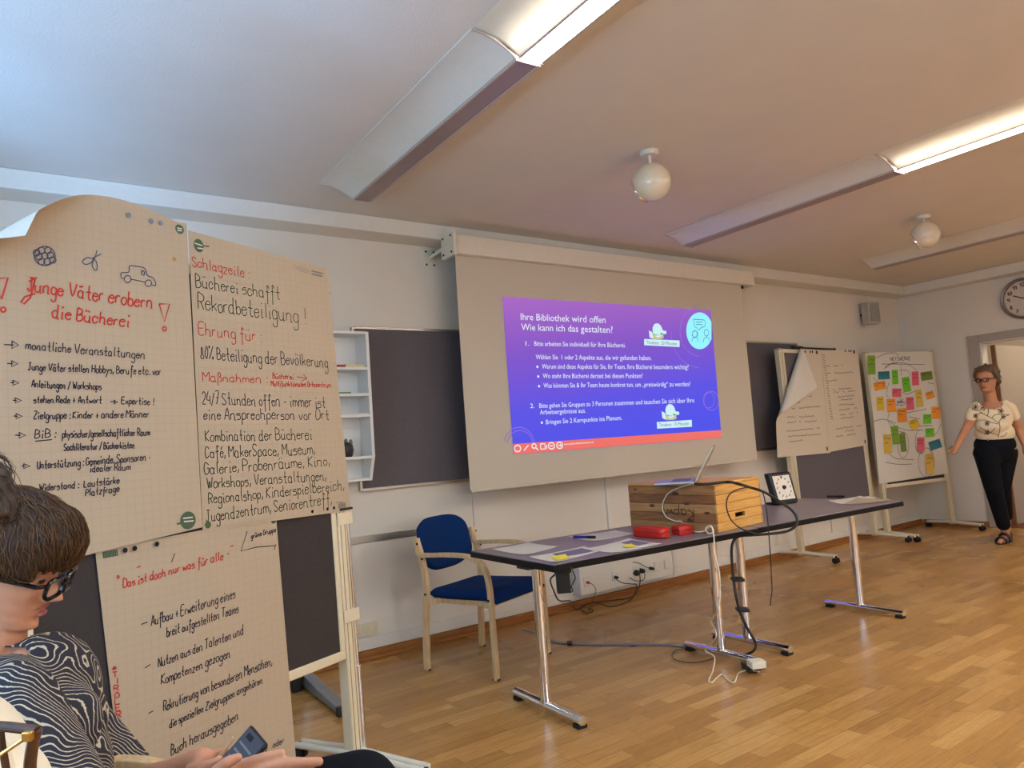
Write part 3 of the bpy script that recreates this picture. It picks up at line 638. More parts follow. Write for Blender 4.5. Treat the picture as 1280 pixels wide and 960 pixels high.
def armchair(loc, rz, label):
    t = thing('armchair', label, 'chair', loc, rz)
    for s in (-1, 1):
        x = s*.262
        # rear leg curving up into the back upright
        m = MB(); curve_slab([(x, .255, 0), (x, .245, .25), (x, .225, .45), (x, .245, .62), (x, .285, .74)], (1, 0, 0), .026, .036, m); m.build('rear_leg', M_beech, t, .003, world=False)
        m = MB(); curve_slab([(x, -.235, 0), (x, -.232, .30), (x, -.225, .50), (x, -.19, .605), (x, -.10, .648), (x, .05, .655), (x, .20, .650), (x, .262, .655), (x, .272, .70), (x, .278, .745)], (1, 0, 0), .032, .024, m)
        m.build('front_leg_and_arm', M_beech, t, .003, world=False)
        k = MB()
        for y, z in ((.262, .715), (.230, .63), (.222, .43), (-.226, .42)): k.cyl((x+s*.0165, y, z), (x+s*.0205, y, z), .007, n=12)
        k.build('bolts', M_black, t, world=False)
        MB().bx(x-.013, x+.013, -.25, -.215, 0, .008).bx(x-.012, x+.012, .236, .272, 0, .008).build('glides', M_rubber, t, world=False)
    m = MB()
    def seat(u, v):
        x = (u-.5)*.485*(1-.06*v); y = -.255+.50*v
        z = .435+.012*v*-1 + (-.035*max(0, (.18-v)/.18)**2) - .012*math.sin(PI*u)*math.sin(PI*v)
        return (x, y, z)
    pad(m, seat, 20, 20, .065); m.build('seat', M_seat, t, world=False, smooth=70)
    m = MB().bx(-.249, .249, -.20, -.17, .37, .40).bx(-.249, .249, .17, .20, .37, .40).bx(-.21, -.18, -.17, .17, .37, .40).bx(.18, .21, -.17, .17, .37, .40); m.build('seat_frame', M_beech, t, .002, world=False)
    m = MB()
    def back(u, v):
        a = u-.5; rc = .06*(max(0, abs(a)-.32)/.18)**2*(1 if v > .5 else 0)
        lw = 1 - .10*abs(2*v-1)**4
        z = .53+.315*v - (.05*(abs(a)*2)**4 if v > .5 else 0)*(2*v-1) + (.06*(abs(a)*2)**3*(1-2*v) if v < .5 else 0)
        return (-a*.475*lw, .255+.05*v + .035*(1-(2*a)**2), z)
    pad(m, back, 22, 18, .042); m.build('backrest', M_seat, t, world=False, smooth=70)
    return t
armchair((2.405, 3.735, 0), R(20), 'blue upholstered beech armchair standing between the wall and the nearer table')
# ---------------- things on the tables
def sheet_px(name, quad, z, label, m=M_paper_w, group=None, curl=.004, cat='paper'):
    P = [OZ(a, b, z) for a, b in quad]
    c = sum(P, V((0, 0, 0)))/4
    o = thing(name, label, cat, c, 0, group)
    def f(u, v): return P[3].lerp(P[2], u).lerp(P[0].lerp(P[1], u), v) + V((0, 0, curl*(2*u-1)**4*(2*v-1)**4))
    s = MB()
    n = (P[2]-P[3]).cross(P[0]-P[3])
    g = f if n.z > 0 else (lambda u, v: f(1-u, v))
    s.sheet(g, 8, 8, .0006); s.build('sheet', m, o)
    return o, P
TP = Plane((2, 2.6, ZT+.003), (1, 0, 0), (0, 1, 0))
M_print = mat('grey_violet_print', (120, 108, 134), .6)
o, P = sheet_px('paper_sheet', [(614.6, 686.8), (660.5, 678.6), (698, 683.5), (655.6, 694)], ZT+.0012, 'white paper sheet at the near left corner of the table', group='papers on the nearer table')
o, P = sheet_px('paper_sheet', [(710, 671), (769, 663.4), (795.6, 667), (742.5, 676.7)], ZT+.0012, 'white paper sheet under the blue pen', group='papers on the nearer table')
TX = Plane((2, 2.6, ZT+.0045), (1, 0, 0), (0, 1, 0))
mb = MB()
for i in range(5):
    a = i/6+.12; p, q = V((710, 671)).lerp(V((742.5, 676.7)), a), V((769, 663.4)).lerp(V((795.6, 667)), a)
    put(mb, TX, [[p.lerp(q, .12), p.lerp(q, .85)]], .004, 0)
mb.build('printed_lines', M_print, o)
o, P = sheet_px('paper_sheet', [(662, 696.6), (729.5, 683.5), (752, 688.5), (694, 703.5)], ZT+.0022, 'printed sheet on the near table edge bearing one yellow sticky note', group='papers on the nearer table')
mb = MB(); poly(mb, TX, [(690, 692.5), (727, 685), (742, 688.7), (707, 695)], .0); mb.build('printed_picture', M_print, o)
o, P = sheet_px('paper_sheet', [(733, 686.5), (786, 673.6), (827, 680), (768, 691.5)], ZT+.0022, 'printed sheet near the red cases bearing one yellow sticky note', group='papers on the nearer table')
mb = MB(); poly(mb, TX, [(776, 678.5), (790, 675), (813, 678.6), (798, 681.5)], .0); mb.build('printed_picture', M_print, o)
M_yel = mat('yellow_sticky_note', (244, 228, 60), .7)
sheet_px('sticky_note', [(688.4, 695.3), (706.5, 692.4), (711.8, 697.2), (696.6, 700.9)], ZT+.0055, 'yellow sticky note on the sheet nearest the table corner', M_yel, 'yellow sticky notes on the table', .001, 'sticky note')
sheet_px('sticky_note', [(778, 682), (788.5, 679.2), (796, 682.7), (782.5, 684.9)], ZT+.0055, 'yellow sticky note on the sheet beside the red cases', M_yel, 'yellow sticky notes on the table', .001, 'sticky note')
sheet_px('paper_sheet', [(1035, 626), (1075, 620.5), (1098, 622), (1054, 630.5)], ZT+.0012, 'white paper sheet lying near the far end of the farther table', group='papers on the farther table')
sheet_px('paper_sheet', [(1051, 630.8), (1071, 622.5), (1114, 624.3), (1098, 628)], ZT+.003, 'cream paper sheet lying on top of another at the far table end', M_paper, group='papers on the farther table')
def pen(px0, px1, z, label, m, mcap, r=.008):
    a, b = OZ(px0[0], px0[1], z+r), OZ(px1[0], px1[1], z+r); d = b-a
    t = thing('marker_pen', label, 'pen', (a+b)/2, 0)
    MB().cyl(a, a+d*.62, r, n=14).build('barrel', m, t, .001)
    MB().cyl(a+d*.62, b, r*1.12, n=14).build('cap', mcap, t, .001)
M_bluepen = mat('blue_pen_plastic', (34, 40, 140), .35)
pen((717, 671), (744, 671.5), ZT+.0018, 'blue marker pen lying on the sheet at the back of the near table', M_bluepen, M_black, .007)
pen((1034, 620.6), (1056, 620.8), ZT+.0018, 'dark marker pen lying on the farther table behind the papers', mat('dark_red_pen', (64, 30, 40), .4), M_black, .009)
# wooden crate, turned upside down
CZ = ZT+.001; CH = .246
A = V((3.137, 2.60, CZ)); B = V((3.135, 3.235, CZ)); Dc = V((3.605, 2.655, CZ)); ey = (B-A).normalized(); ex = (Dc-A).normalized(); LY = (B-A).length; LX = (Dc-A).length
cr_ = thing('wooden_crate', 'upside down pine crate with black script lettering on the table joint', 'crate', (A+B)/2+(Dc-A)/2)
M_pine = wood('pine_boards', (180, 128, 70), (214, 162, 96), .5, (1.6, 1.6, 22), 3.2)
M_pine2 = wood('pine_end_boards', (206, 150, 70), (232, 178, 98), .5, (1.6, 1.6, 20), 3.0)
M_pineS = [wood('pine_board_'+n_, a_, b_, .5, (1.6, 2.0, 30), 3.2) for n_, a_, b_ in (('tan', (150, 104, 62), (182, 134, 84)), ('brown', (126, 80, 46), (164, 112, 68)), ('light', (166, 118, 70), (192, 146, 94)), ('red_brown', (118, 72, 42), (158, 104, 62)), ('ochre', (140, 94, 54), (176, 126, 76)))]
nb = 5; hb = CH/nb
for i in range(nb):
    z0 = CZ+i*hb
    MB().obox(A+V((0, 0, i*hb)), ey*LY, ex*.016, V((0, 0, hb-.0015))).build('side_board', M_pineS[i], cr_, .002)
    MB().obox(A+ex*(LX-.016)+V((0, 0, i*hb)), ey*LY, ex*.016, V((0, 0, hb-.0015))).build('side_board', M_pine, cr_, .002)
    if i != 1:
        MB().obox(A+ex*.016+V((0, 0, i*hb)), ex*(LX-.032), ey*.016, V((0, 0, hb-.0015))).build('end_board', M_pine2, cr_, .002)
    else:
        MB().obox(A+ex*.016+V((0, 0, i*hb)), ex*(LX*.5-.065), ey*.016, V((0, 0, hb-.0015))).obox(A+ex*(LX*.5+.05)+V((0, 0, i*hb)), ex*(LX*.5-.066), ey*.016, V((0, 0, hb-.0015))).obox(A+ex*(LX*.5-.05)+V((0, 0, i*hb)), ex*.1, ey*.016, V((0, 0, .012))).obox(A+ex*(LX*.5-.05)+V((0, 0, i*hb+.036)), ex*.1, ey*.016, V((0, 0, hb-.0375))).build('end_board', M_pine2, cr_, .001, label='end board with hand hole')
    MB().obox(A+ex*.016+ey*(LY-.016)+V((0, 0, i*hb)), ex*(LX-.032), ey*.016, V((0, 0, hb-.0015))).build('end_board', M_pine2, cr_, .002)
for i in range(5):
    wd_ = LX/5
    MB().obox(A+ex*(i*wd_+.001)+V((0, 0, CH)), ey*LY, ex*(wd_-.002), V((0, 0, .012))).build('bottom_board', M_pine2, cr_, .002)
CPl = Plane(A, ey, (0, 0, 1))
k = MB()   # script lettering reading upside down: Kapwi
for nm, dx in (('Kapwi', 0),):
    sub = []; xx = 0
    for ch in nm:
        g, wd = glyph(ch); sub += [[(q[0]+xx, q[1]) for q in st] for st in g]; xx += wd+1.2
    for st in sub:
        qq = smooth2([V((867-q[0]*1.5, 637+q[1]*2.1)) for q in st])
        k.ribbon([CPl.px(a.x, a.y+ (872-a.x)*-.012, .0015) for a in qq], CPl.n, .0055)
k.build('lettering', mat('burnt_black_print', (40, 24, 22), .7), cr_)
k = MB()
for x, y, r in ((844, 617, .010), (815, 632, .009), (884, 641.5, .008), (858, 629.5, .009), (863, 651, .010), (794, 612, .006)): disc(k, CPl, x, y, r, .001, r*2.4)
k.build('wood_knots', mat('knot_brown', (92, 52, 32), .6), cr_)
# laptop on the crate
LZ = CZ+CH+.013
hv = (OZ(873, 602.2, LZ)-OZ(866, 606.2, LZ)); hv.z = 0; hv.normalize()
hc = OZ(868, 604.5, LZ); hc.z = LZ
bd = V((-hv.y, hv.x, 0))
ld = bd*-.46+V((0, 0, .89)); hv = V((.80, .60, 0)); bd = V((-.60, .80, 0)); ld = (bd*-.50+V((0, 0, .866))).normalized()
lp = thing('laptop', 'open silver laptop on the wooden crate, lid tilted back, seen edge on', 'laptop', hc)
M_lap = mat('silver_laptop_body', (176, 170, 176), .35, .6)
MB().obox(hc, hv*.30, bd*.215, V((0, 0, .013))).build('base', M_lap, lp, .003)
MB().obox(hc+hv*.02+bd*.03+V((0, 0, .0131)), hv*.26, bd*.10, V((0, 0, .0012))).build('keyboard', mat('keyboard_grey', (104, 104, 130), .5), lp, .0005)
lidn = hv.cross(ld).normalized()
MB().obox(hc+V((0, 0, .010)), hv*.30, ld*.215, lidn*.012).build('lid', mat('laptop_lid', (186, 172, 146), .4, .35), lp, .003)
MB().cyl(hc+hv*.03+V((0, 0, .010)), hc+hv*.27+V((0, 0, .010)), .007, n=12).build('hinge', M_black, lp)
# red cases in front of the crate
M_redp = mat('red_soft_plastic', (198, 36, 26), .45, var=.05)
def pouch(q0, q1, dep, h, label):
    a, b = OZ(q0[0], q0[1], ZT), OZ(q1[0], q1[1], ZT); d = (b-a); L = d.length; d.normalize(); n = V((-d.y, d.x, 0))
    if n.dot(V((0, 1, 0))) < 0: n = -n
    t = thing('red_case', label, 'case', a, 0, 'red cases by the crate')
    def sec(r, z0, z1): return [a+d*(L/2)+d*(L/2-.02+.02*math.cos(2*PI*k/32))*(1 if math.cos(2*PI*k/32) > 0 else -1)*abs(math.cos(2*PI*k/32))**.35*r + n*(dep/2)+n*(dep/2*r)*(1 if math.sin(2*PI*k/32) > 0 else -1)*abs(math.sin(2*PI*k/32))**.35 for k in range(32)]
    m = MB()
    lv = [(.93, 0), (1, h*.12), (1, h*.55)]; lv2 = [(1, h*.58), (1, h*.88), (.94, h)]
    for nm, lvls in (('tray', lv), ('lid', lv2)):
        vs = []; m = MB()
        for r, z in lvls: vs += [p+V((0, 0, z+.0015)) for p in sec(r, 0, 0)]
        fs = [tuple(range(31, -1, -1)), tuple(64+i for i in range(32))]
        for j in range(2): fs += [(j*32+i, j*32+(i+1) % 32, (j+1)*32+(i+1) % 32, (j+1)*32+i) for i in range(32)]
        m.add(vs, fs).build(nm, M_redp, t, smooth=50)
pouch((799, 668), (841, 672), .085, .052, 'larger red zip case lying in front of the crate')
pouch((842, 670.8), (868.5, 667.5), .08, .046, 'smaller red case lying in front of the crate lettering')
# square timer
tq = [OZ(968, 633, ZT), OZ(1000, 630.5, ZT)]
bl = OZ(971.5, 632, ZT); brr = OZ(999, 628.2, ZT); tx = (brr-bl); tx.z = 0; TW = tx.length; tx.normalize(); ty = V((-tx.y, tx.x, 0)); lean = R(14)
tup = V((0, 0, math.cos(lean)))+ty*math.sin(lean); tn = tx.cross(tup).normalized(); 
TH = TW*1.02
tm = thing('desk_timer', 'square black visual timer with a white dial standing on the farther table', 'timer', (bl+brr)/2)
MB().obox(bl+V((0, 0, .008)), tx*TW, tup*TH, ty*.05).build('body', M_black, tm, .012, seg=3)
MB().obox(bl+tx*TW*.1+V((0, 0, .0015)), tx*TW*.8, ty*.12, V((0, 0, .012))).build('stand', M_black, tm, .003)
TPL = Plane(bl+V((0, 0, .008)), tx, tup)
f0, f1 = .12*TW, .88*TW
MB().add([TPL.P(f0, .12*TH, .0015), TPL.P(f1, .12*TH, .0015), TPL.P(f1, .9*TH, .0015), TPL.P(f0, .9*TH, .0015)], [(0, 1, 2, 3)]).build('dial', mat('timer_dial', (238, 226, 208), .5), tm)
k = MB()
for i in range(12):
    a = R(30*i); c0 = (TW/2+.30*TW*math.cos(a), .51*TH+.31*TH*math.sin(a)); s_ = .013
    k.ribbon([TPL.P(c0[0]-s_/2, c0[1]-s_/2, .003), TPL.P(c0[0]+s_/2, c0[1]+s_/2, .003)], TPL.n, .007)
k.ribbon([TPL.P(TW*.45, .85*TH, .003), TPL.P(TW*.55, .85*TH, .003)], TPL.n, .012)
k.build('dial_marks', mat('timer_marks', (110, 100, 92), .6), tm)
c0 = TPL.P(TW/2, .51*TH, .002); MB().cyl(c0, c0+TPL.n*.012, .015, .012).build('knob', M_black, tm)
# power adapter hung under the near corner of the table
pa = thing('power_adapter', 'black power adapter brick hung under the near corner of the nearer table', 'power adapter', (2.15, 2.72, .56))
p0 = OD(693.5, 716, 3.0); 
c0 = V((2.135, 2.655, .615)); dxx = V((.81, -.58, 0)); dyy = V((.58, .81, 0))
cc = OD(704, 727, (V((2.18, 2.70, .6))-CP).dot(CF))
MB().cbox(cc, dxx, dyy, V((0, 0, 1)), .064, .045, .10).build('brick', M_black, pa, .006)
MB().cbox(cc+V((0, 0, .052)), dxx, dyy, V((0, 0, 1)), .078, .052, .022).build('holder', M_black, pa, .003)
# cables
def cable(name, label, pts, r, m, cat='cable', k=7, group=None):
    o = MB().tube(smooth_path(pts, k), r, 7).build(name, m, None, smooth=80); return tag(o, label, cat, group)
M_cab = mat('black_cable', (20, 18, 20), .5, var=.05); M_wcab = mat('white_cable', (232, 220, 196), .5, var=.03); M_gcab = mat('grey_cable_duct', (140, 146, 156), .4, .3, var=.05)
FZ = .006
def fl(*p): return [(OZ(a, b, FZ) if OZ(a, b, FZ).y < 4.3 else OY(a, b, 4.29)) for a, b in p]
tz = lambda a, b, dz=0: OZ(a, b, ZT+.005+dz)
depC = (V((3.10, 2.72, .95))-CP).dot(CF)
cf = lambda a, b, o=.006: CPl.px(a, b, o)
sbp = tb1
wl = [OZ(867, 604, LZ+.008), cf(858, 607, .02), cf(845, 611, .012), cf(834, 618), cf(828, 632), cf(832, 645), cf(843, 651), cf(852, 652), tz(857, 660), tz(868, 664.5, .004), tz(880, 664, .008), OD(888, 659, 3.85), OD(892, 664, 3.84), OD(886, 667, 3.83), OD(882, 661, 3.83), OD(889, 657.5, 3.82), OD(892.5, 672, 3.80), OD(893, 690, 3.78), OD(899, 715, 3.74), OD(900, 745, 3.74), OD(896, 765, 3.76), OZ(889, 776, .22), OD(895, 790, 3.80), OD(893, 800, 3.82), OZ(881, 812, .07), OZ(893, 821, .04)]
wl += fl((891, 838), (886, 850), (890, 853), (896, 847), (903, 843), (910, 850), (918, 853), (923, 842), (934, 838)) + [OZ(949, 839.5, .02)]
cable('charger_cable', 'white charger cable looping from the laptop over the table edge to the floor', wl, .0034, M_wcab)
wb = OZ(953, 845, 0); t = thing('charger_plug', 'white square charger plug on the floor at the end of the table foot', 'charger', wb)
fd = (OZ(962, 840, 0)-OZ(948, 832, 0)); 
MB().cbox(wb+V((0.0, 0.03, .055)), (.86, -.5, 0), (.5, .86, 0), (0, 0, 1), .075, .075, .036).build('plug_body', mat('white_plastic', (226, 216, 196), .4), t, .005)
MB().cbox(wb+V((.03, .10, .02)), (.86, -.5, 0), (.5, .86, 0), (0, 0, 1), .05, .1, .034).build('socket_block', M_black, t, .004)
dr_ = 3.72
bun = [OZ(871, 604, LZ+.008), OZ(890, 604, LZ+.006), OZ(920, 603, LZ+.004), V((3.52, 2.70, LZ+.008))]
depE = 3.98
bun = [OZ(868, 605.2, LZ+.006), OZ(885, 605, LZ+.004), OZ(910, 602.5, LZ+.005), OZ(925, 605.5, LZ+.004), OD(938, 609.5, 3.95), OD(955, 615, 3.98), OD(975, 627, 4.00), OD(990, 638, 4.0), OD(996, 648, 3.98), OD(995, 657, 3.96), OD(984, 664, 3.96), OD(965, 667, 3.97), OD(940, 669, 3.98), OD(922, 671, 3.97), OD(915, 682, 3.95), OD(915, 705, 3.94), OD(917, 725, 3.93), OD(920, 745, 3.90), OD(925, 765, 3.9), OD(934, 785, 3.9), OD(944, 803, 3.9), OZ(943, 812, .05), OZ(936, 817, .008), OZ(925, 820, .008)]
cable('cable_bundle', 'thick black cable bundle drooping from the crate down the table leg', bun, .0075, M_cab)
for q in ((927, 724), (933, 762)):
    p = OD(q[0]-5, q[1], 3.93); o = MB().cbox(p, CR, CU, CF, .062, .016, .05).build('cable_tie', M_black, None, .003)
    tag(o, 'black fastening strap around the table leg, '+('upper' if q[1] < 740 else 'lower')+' of two', 'cable tie', 'straps on the table leg')
lp2 = [OD(940, 609, 3.95), OD(925, 611, 3.9), OD(912, 618, 3.86), OD(908, 632, 3.84), OD(914, 650, 3.84), OD(927, 661, 3.86), OD(945, 667, 3.88), OD(958, 667, 3.9)]
cable('looped_cable', 'thin black cable looping over the end of the wooden crate', lp2, .0035, M_cab)
cable('hanging_cable', 'thin black cable hanging free beside the crate with a plug at its end', [OD(940, 609, 3.95), OD(952, 614, 3.94), OD(957, 630, 3.93), OD(960, 655, 3.90), OD(962, 680, 3.90), OD(964, 715, 3.90), OD(965, 738, 3.90), OD(963.5, 750, 3.9), OD(963, 757, 3.9)], .003, M_cab)
gl = fl((655, 786), (668, 789), (690, 800), (712, 804), (760, 805), (810, 805), (845, 806), (866, 809))
m = MB(); pth = smooth_path([V((p.x, p.y, .004)) for p in gl], 5); m.tube(pth, .020, 8, flat=.22)
tag(m.build('floor_cable_cover', M_gcab, None, smooth=60), 'flat grey cable cover running across the floor to the table feet', 'cable cover')
tag(MB().cbox(OZ(712, 804, .009), CR, CF, (0, 0, 1), .03, .05, .018).build('cable_clip', M_black, None, .003), 'black clip on the grey floor cable cover below the chair', 'clip')
cable('thin_floor_cable', 'thin black cable loop on the floor by the table foot', fl((866, 812), (848, 812), (840, 819), (848, 826), (868, 828), (889, 824), (893, 822)), .0025, M_cab)
YT2 = YT-.012
wy = lambda a, b, o=0: OY(a, b, YT2-o)
cable('adapter_cable', 'black cable tangled on the floor below the trunking box', [OD(694, 718, 3.05), OD(688, 725, 3.1), OD(692, 738, 3.3), OD(700, 751, 3.5)]+fl((713, 751), (718, 760), (723, 762), (735, 755), (760, 751), (785, 748))+[OZ(795, 742, .02), OY(800, 728, 4.2), wy(799, 714, .02)], .0036, M_cab, group='cables at the trunking box')
cable('adapter_cable', 'black cable from the first black plug running along the floor', [wy(769, 722, .02), wy(773, 726, .04), OY(780, 729, 4.2), OY(790, 730, 4.2), OY(796, 732, 4.18), OZ(790, 748, .02)]+fl((775, 756), (760, 758), (748, 754), (735, 755), (724, 760), (733, 766), (740, 765), (741, 762), (735, 761)), .0033, M_cab, group='cables at the trunking box')
cable('adapter_cable', 'red and dark thin cable hanging from the left socket', [wy(734, 729, .02), wy(740, 730, .03), OY(745, 738, 4.2), OZ(741, 750, .05)]+fl((738, 758), (734, 768), (728, 766), (731, 763)), .0022, mat('dark_red_cable', (90, 30, 26), .5), group='cables at the trunking box')
cable('adapter_cable', 'short black cable looping between two plugs on the trunking box', [wy(787, 722, .01), wy(795, 726, .03), wy(804, 725, .03), wy(806, 718, .03), wy(803, 713, .02)], .003, M_cab, group='cables at the trunking box')
cable('adapter_cable', 'black cable rising from the right plug behind the table edge', [wy(814, 711, .02), wy(806, 708, .03), wy(799, 704, .03), wy(791, 702.5, .01)], .003, M_cab, group='cables at the trunking box')
for q, r, lb in (((769, 721.5), .012, 'small black plug in the second socket of the trunking box'), ((795, 716), .024, 'large round black plug left of a pair on the trunking box'), ((801.5, 713.5), .02, 'large round black plug right of a pair on the trunking box'), ((813.6, 710.5), .013, 'small black plug right of the large pair on the trunking box')):
    p = wy(*q); tag(MB().lathe([(.001, -.012), (r, -.012), (r, .008), (r*.75, .03), (r*.3, .036), (.001, .036)], p, (0, -1, 0), 16).build('power_plug', M_black, None), lb, 'plug', 'plugs in the trunking box')
p = wy(734, 728); tag(MB().lathe([(.001, -.012), (.009, -.012), (.009, .02), (.001, .024)], p, (0, -1, 0), 12).build('audio_plug', M_redp, None), 'small red plug in the leftmost socket of the trunking box', 'plug')
cable('table_edge_cord', 'thin black cord hooked under the table edge near the adapter', [OD(713, 741, 3.1), OD(716, 738, 3.1), OD(714, 733, 3.1), OD(719, 723, 3.1), OD(716, 714, 3.05), OD(714, 709, 3.0)], .0025, M_cab)
# ================================================================ PINBOARDS
M_post = mat('cream_aluminium_profile', (226, 212, 180), .4, .15, var=.03)
def pinboard(R0, d, W, t0, t1, lean, label, foot=.36, felt=M_felt2, castor=True, topz=None, posts=(True, True)):
    """R0 = floor point of the right post, d = horizontal direction to the right; board from height t0 to t1"""
    R0 = V(R0); d = V(d).normalized(); n = V((d.y, -d.x, 0)); up = (n*-math.sin(lean)+V((0, 0, math.cos(lean)))).normalized()
    pl = Plane(R0, d, up); c = R0-d*W/2
    t = thing('pinboard', label, 'pinboard', c, 0, 'rolling pinboards')
    P = pl.P
    def bar(s0, s1, a0, a1, o0, o1): return MB().obox(P(s0, a0, o0), d*(s1-s0), up*(a1-a0), pl.n*(o1-o0))
    bar(-W+.05, -.05, t0+.02, t1-.02, -.012, .006).build('felt_panel', felt, t)
    for a in ((-W+.03, -.03, t0-.012, t0+.024), (-W+.03, -.03, t1-.024, t1+.012), (-W+.03, -W+.056, t0+.024, t1-.024), (-.056, -.03, t0+.024, t1-.024)): bar(*a, -.018, .011).build('frame_rail', M_post, t, .003)
    for s in (-W, 0):
        p = bar(s-.026, s+.026, .05, t1+.0, -.042, .012)
        po = p.build('post', M_post, t, .006)
        g = MB()
        for q in (-.014, .010): g.obox(P(s+q, .08, .0115), d*.004, up*(t1-.1), pl.n*.0012)
        g.build('groove', mat('profile_groove', (150, 138, 110), .5, .3), po)
        MB().obox(P(s-.03, t1, -.044), d*.06, up*.016, pl.n*.058).build('end_cap', mat('grey_cap', (190, 182, 168), .5), po, .004)
        b = P(s, 0, -.015); zf = .062
        f1, f2 = b+n*foot, b-n*foot*.86
        fm = MB(); cs = V((d.x*.021, d.y*.021, 0))
        for sg in (-1, 1):
            fm.tube([f1+cs*sg*.9+V((0, 0, zf+.0)), b+cs*sg+V((0, 0, zf+.012)), f2+cs*sg*.9+V((0, 0, zf))], .013, 10)
        fm.build('foot', M_white_metal, t)
        for f in (f1, f2):
            w_ = MB()
            for sg in (-1, 1): w_.lathe([(.001, -.010), (.022, -.010), (.026, -.006), (.026, .006), (.022, .010), (.001, .010)], V((f.x, f.y, .026))+d*sg*.017, d, 20)
            w_.cyl((f.x, f.y, .03), (f.x, f.y, zf+.004), .011, n=12); w_.build('castor', M_rubber, t)
    return t, pl
# ---- the nearer pinboard on the left with three big posters
LB, LP = pinboard((1.262-.053*.918, 2.930-.053*.396, 0), (.918, .396, 0), 1.245, .455, 1.94, R(1.5), 'large dark pinboard on the left covered by three handwritten posters')
pp = MB().tube([LP.P(.036, .34, .004), LP.P(.036, 1.0, .004)], .008, 10).tube([LP.P(.036, .02, .006), LP.P(.036, .40, .006)], .014, 12); pp.build('chrome_strut', M_chrome, LB)
for z in (.58, .97): MB().obox(LP.P(-.03, z, .012), LP.ex*.085, LP.ey*.05, LP.n*.006).build('clamp', M_post, LB, .002)
MB().obox(LP.P(-.015, 1.028, .006), LP.ex*.075, LP.ey*.010, LP.n*.012).build('clamp_lever', M_black, LB, .001)
def bil(q, u, v): return V(q[3]).lerp(V(q[2]), u).lerp(V(q[0]).lerp(V(q[1]), u), v)   # q = TL TR BR BL in picture pixels, v up
def poster(name, label, quad, pl, off, m=M_paper, warp=None, nu=24, nv=30, group=None, cat='poster'):
    c = pl.px(*bil(quad, .5, .5)); o = thing(name, label, cat, c, 0, group)
    def f(u, v):
        q = bil(quad, u, v); p = pl.px(q.x, q.y, off)
        return warp(u, v, p) if warp else p
    MB().sheet(f, nu, nv, .0008).build('paper', m, o, smooth=60); return o
# poster 1: its upper left corner curls forward
Q1 = [(-46, 276), (233, 279), (253, 659), (-32, 728)]
Q1T = (-40, 251)
def warp1(u, v, p):
    # top edge bows: the strip above the crease leans back; corner beyond the fold line rolls forward
    s, t = (p-LP.O).dot(LP.ex), (p-LP.O).dot(LP.ey)
    a = LP.st(34, 300); b = LP.st(118, 251)
    dx, dy = b[0]-a[0], b[1]-a[1]; L = math.hypot(dx, dy); nx, ny = -dy/L, dx/L
    dist = (s-a[0])*nx+(t-a[1])*ny
    if dist > 0:
        r = .055; ang = min(dist/r, R(118)); ex = dist-r*ang if dist/r > R(118) else 0
        move = r*math.sin(ang)+ex*math.cos(ang); outw = r*(1-math.cos(ang))+ex*math.sin(ang)
        p = p + (LP.ex*nx+LP.ey*ny)*(move-dist) + LP.n*outw
    return p
def q1top(u, v):
    q = bil([(-52, 246), (233, 279), (253, 659), (-32, 728)], u, v)
    if v > .9:
        k = (v-.9)/.1; q.y -= 22*k*math.sin(PI*min(1, max(0, (u-.30)/.66)))**1.0 * (1 if u > .30 else 0)
    return q
P1 = thing('flip_chart_poster', 'flip chart poster with red heading and blue arrows, top left corner curling forward', 'poster', LP.px(120, 480), 0, 'posters on the left pinboard')
def f1(u, v):
    q = q1top(u, v); return warp1(u, v, LP.px(q.x, q.y, .0205))
def lit_back(o, nu, nv):  # whiter reverse: window light on the turned corners put into the colour
    o.data.materials.append(M_paper_w)
    for i in range(1, 2*nu*nv, 2): o.data.polygons[i].material_index = 1
lit_back(MB().sheet(f1, 60, 64, .0008).build('paper', M_paper, P1, smooth=60), 60, 64)
P2 = poster('flip_chart_poster', 'flip chart poster headed Schlagzeile in red above dark green handwriting', [(235.5, 288), (409, 336), (438.5, 638), (253.5, 663)], LP, .017, group='posters on the left pinboard',
            warp=lambda u, v, p: p)
P3 = poster('flip_chart_poster', 'flip chart poster hanging lowest, with black dashes and a red vertical line of letters', [(119, 688), (345, 645), (373, 985), (155, 1010)], LP, .0135, group='posters on the left pinboard')
OFF1, OFF2, OFF3 = .022, .0185, .015
def writing(parent, pl, off, name, m, lines, pen, slant=.12, extra=None, seed=1):
    for i, (tx, a, b, cap) in enumerate(lines):
        k = MB(); put(k, pl, hand(tx, a, b, cap, slant, seed=seed+i), pen, off); k.build(name+'_line', m, parent, smooth=0)
    for e in extra or []:
        k = MB(); put(k, pl, [e], pen, off); k.build('pen_mark', m, parent, smooth=0)
writing(P1, LP, OFF1, 'red_heading', M_red, [('Junge Väter erobern', (34, 363.5), (190, 385), 17), ('die Bücherei', (65, 397), (161, 409), 16)], .0048, .25,
        [[(199, 380), (212, 380), (205.5, 402), (199, 380)], circ(205.6, 411, 2.4, 2.6), [(-2, 348), (10, 347), (2, 374), (-2, 362)], circ(4, 387, 3, 3), [(36, 352), (46, 347)], [(44, 349), (38, 372), (30, 380), (26, 378), (31, 371), (44, 367)]])
arrows = []
for x0, x1, y in ((5, 23, 430.7), (9, 22.5, 454.3), (13, 24, 478.2), (16, 27, 500.2), (17, 28, 519.9), (19, 32, 543.8), (27, 37.5, 582.4), (30, 39, 612.7)):
    h = (x1-x0)*.26; arrows += [[(x0, y), (x1-6, y+.5)], [(x1-8, y-h), (x1, y+.5), (x1-8, y+h+.5), (x1-8, y-h)]]
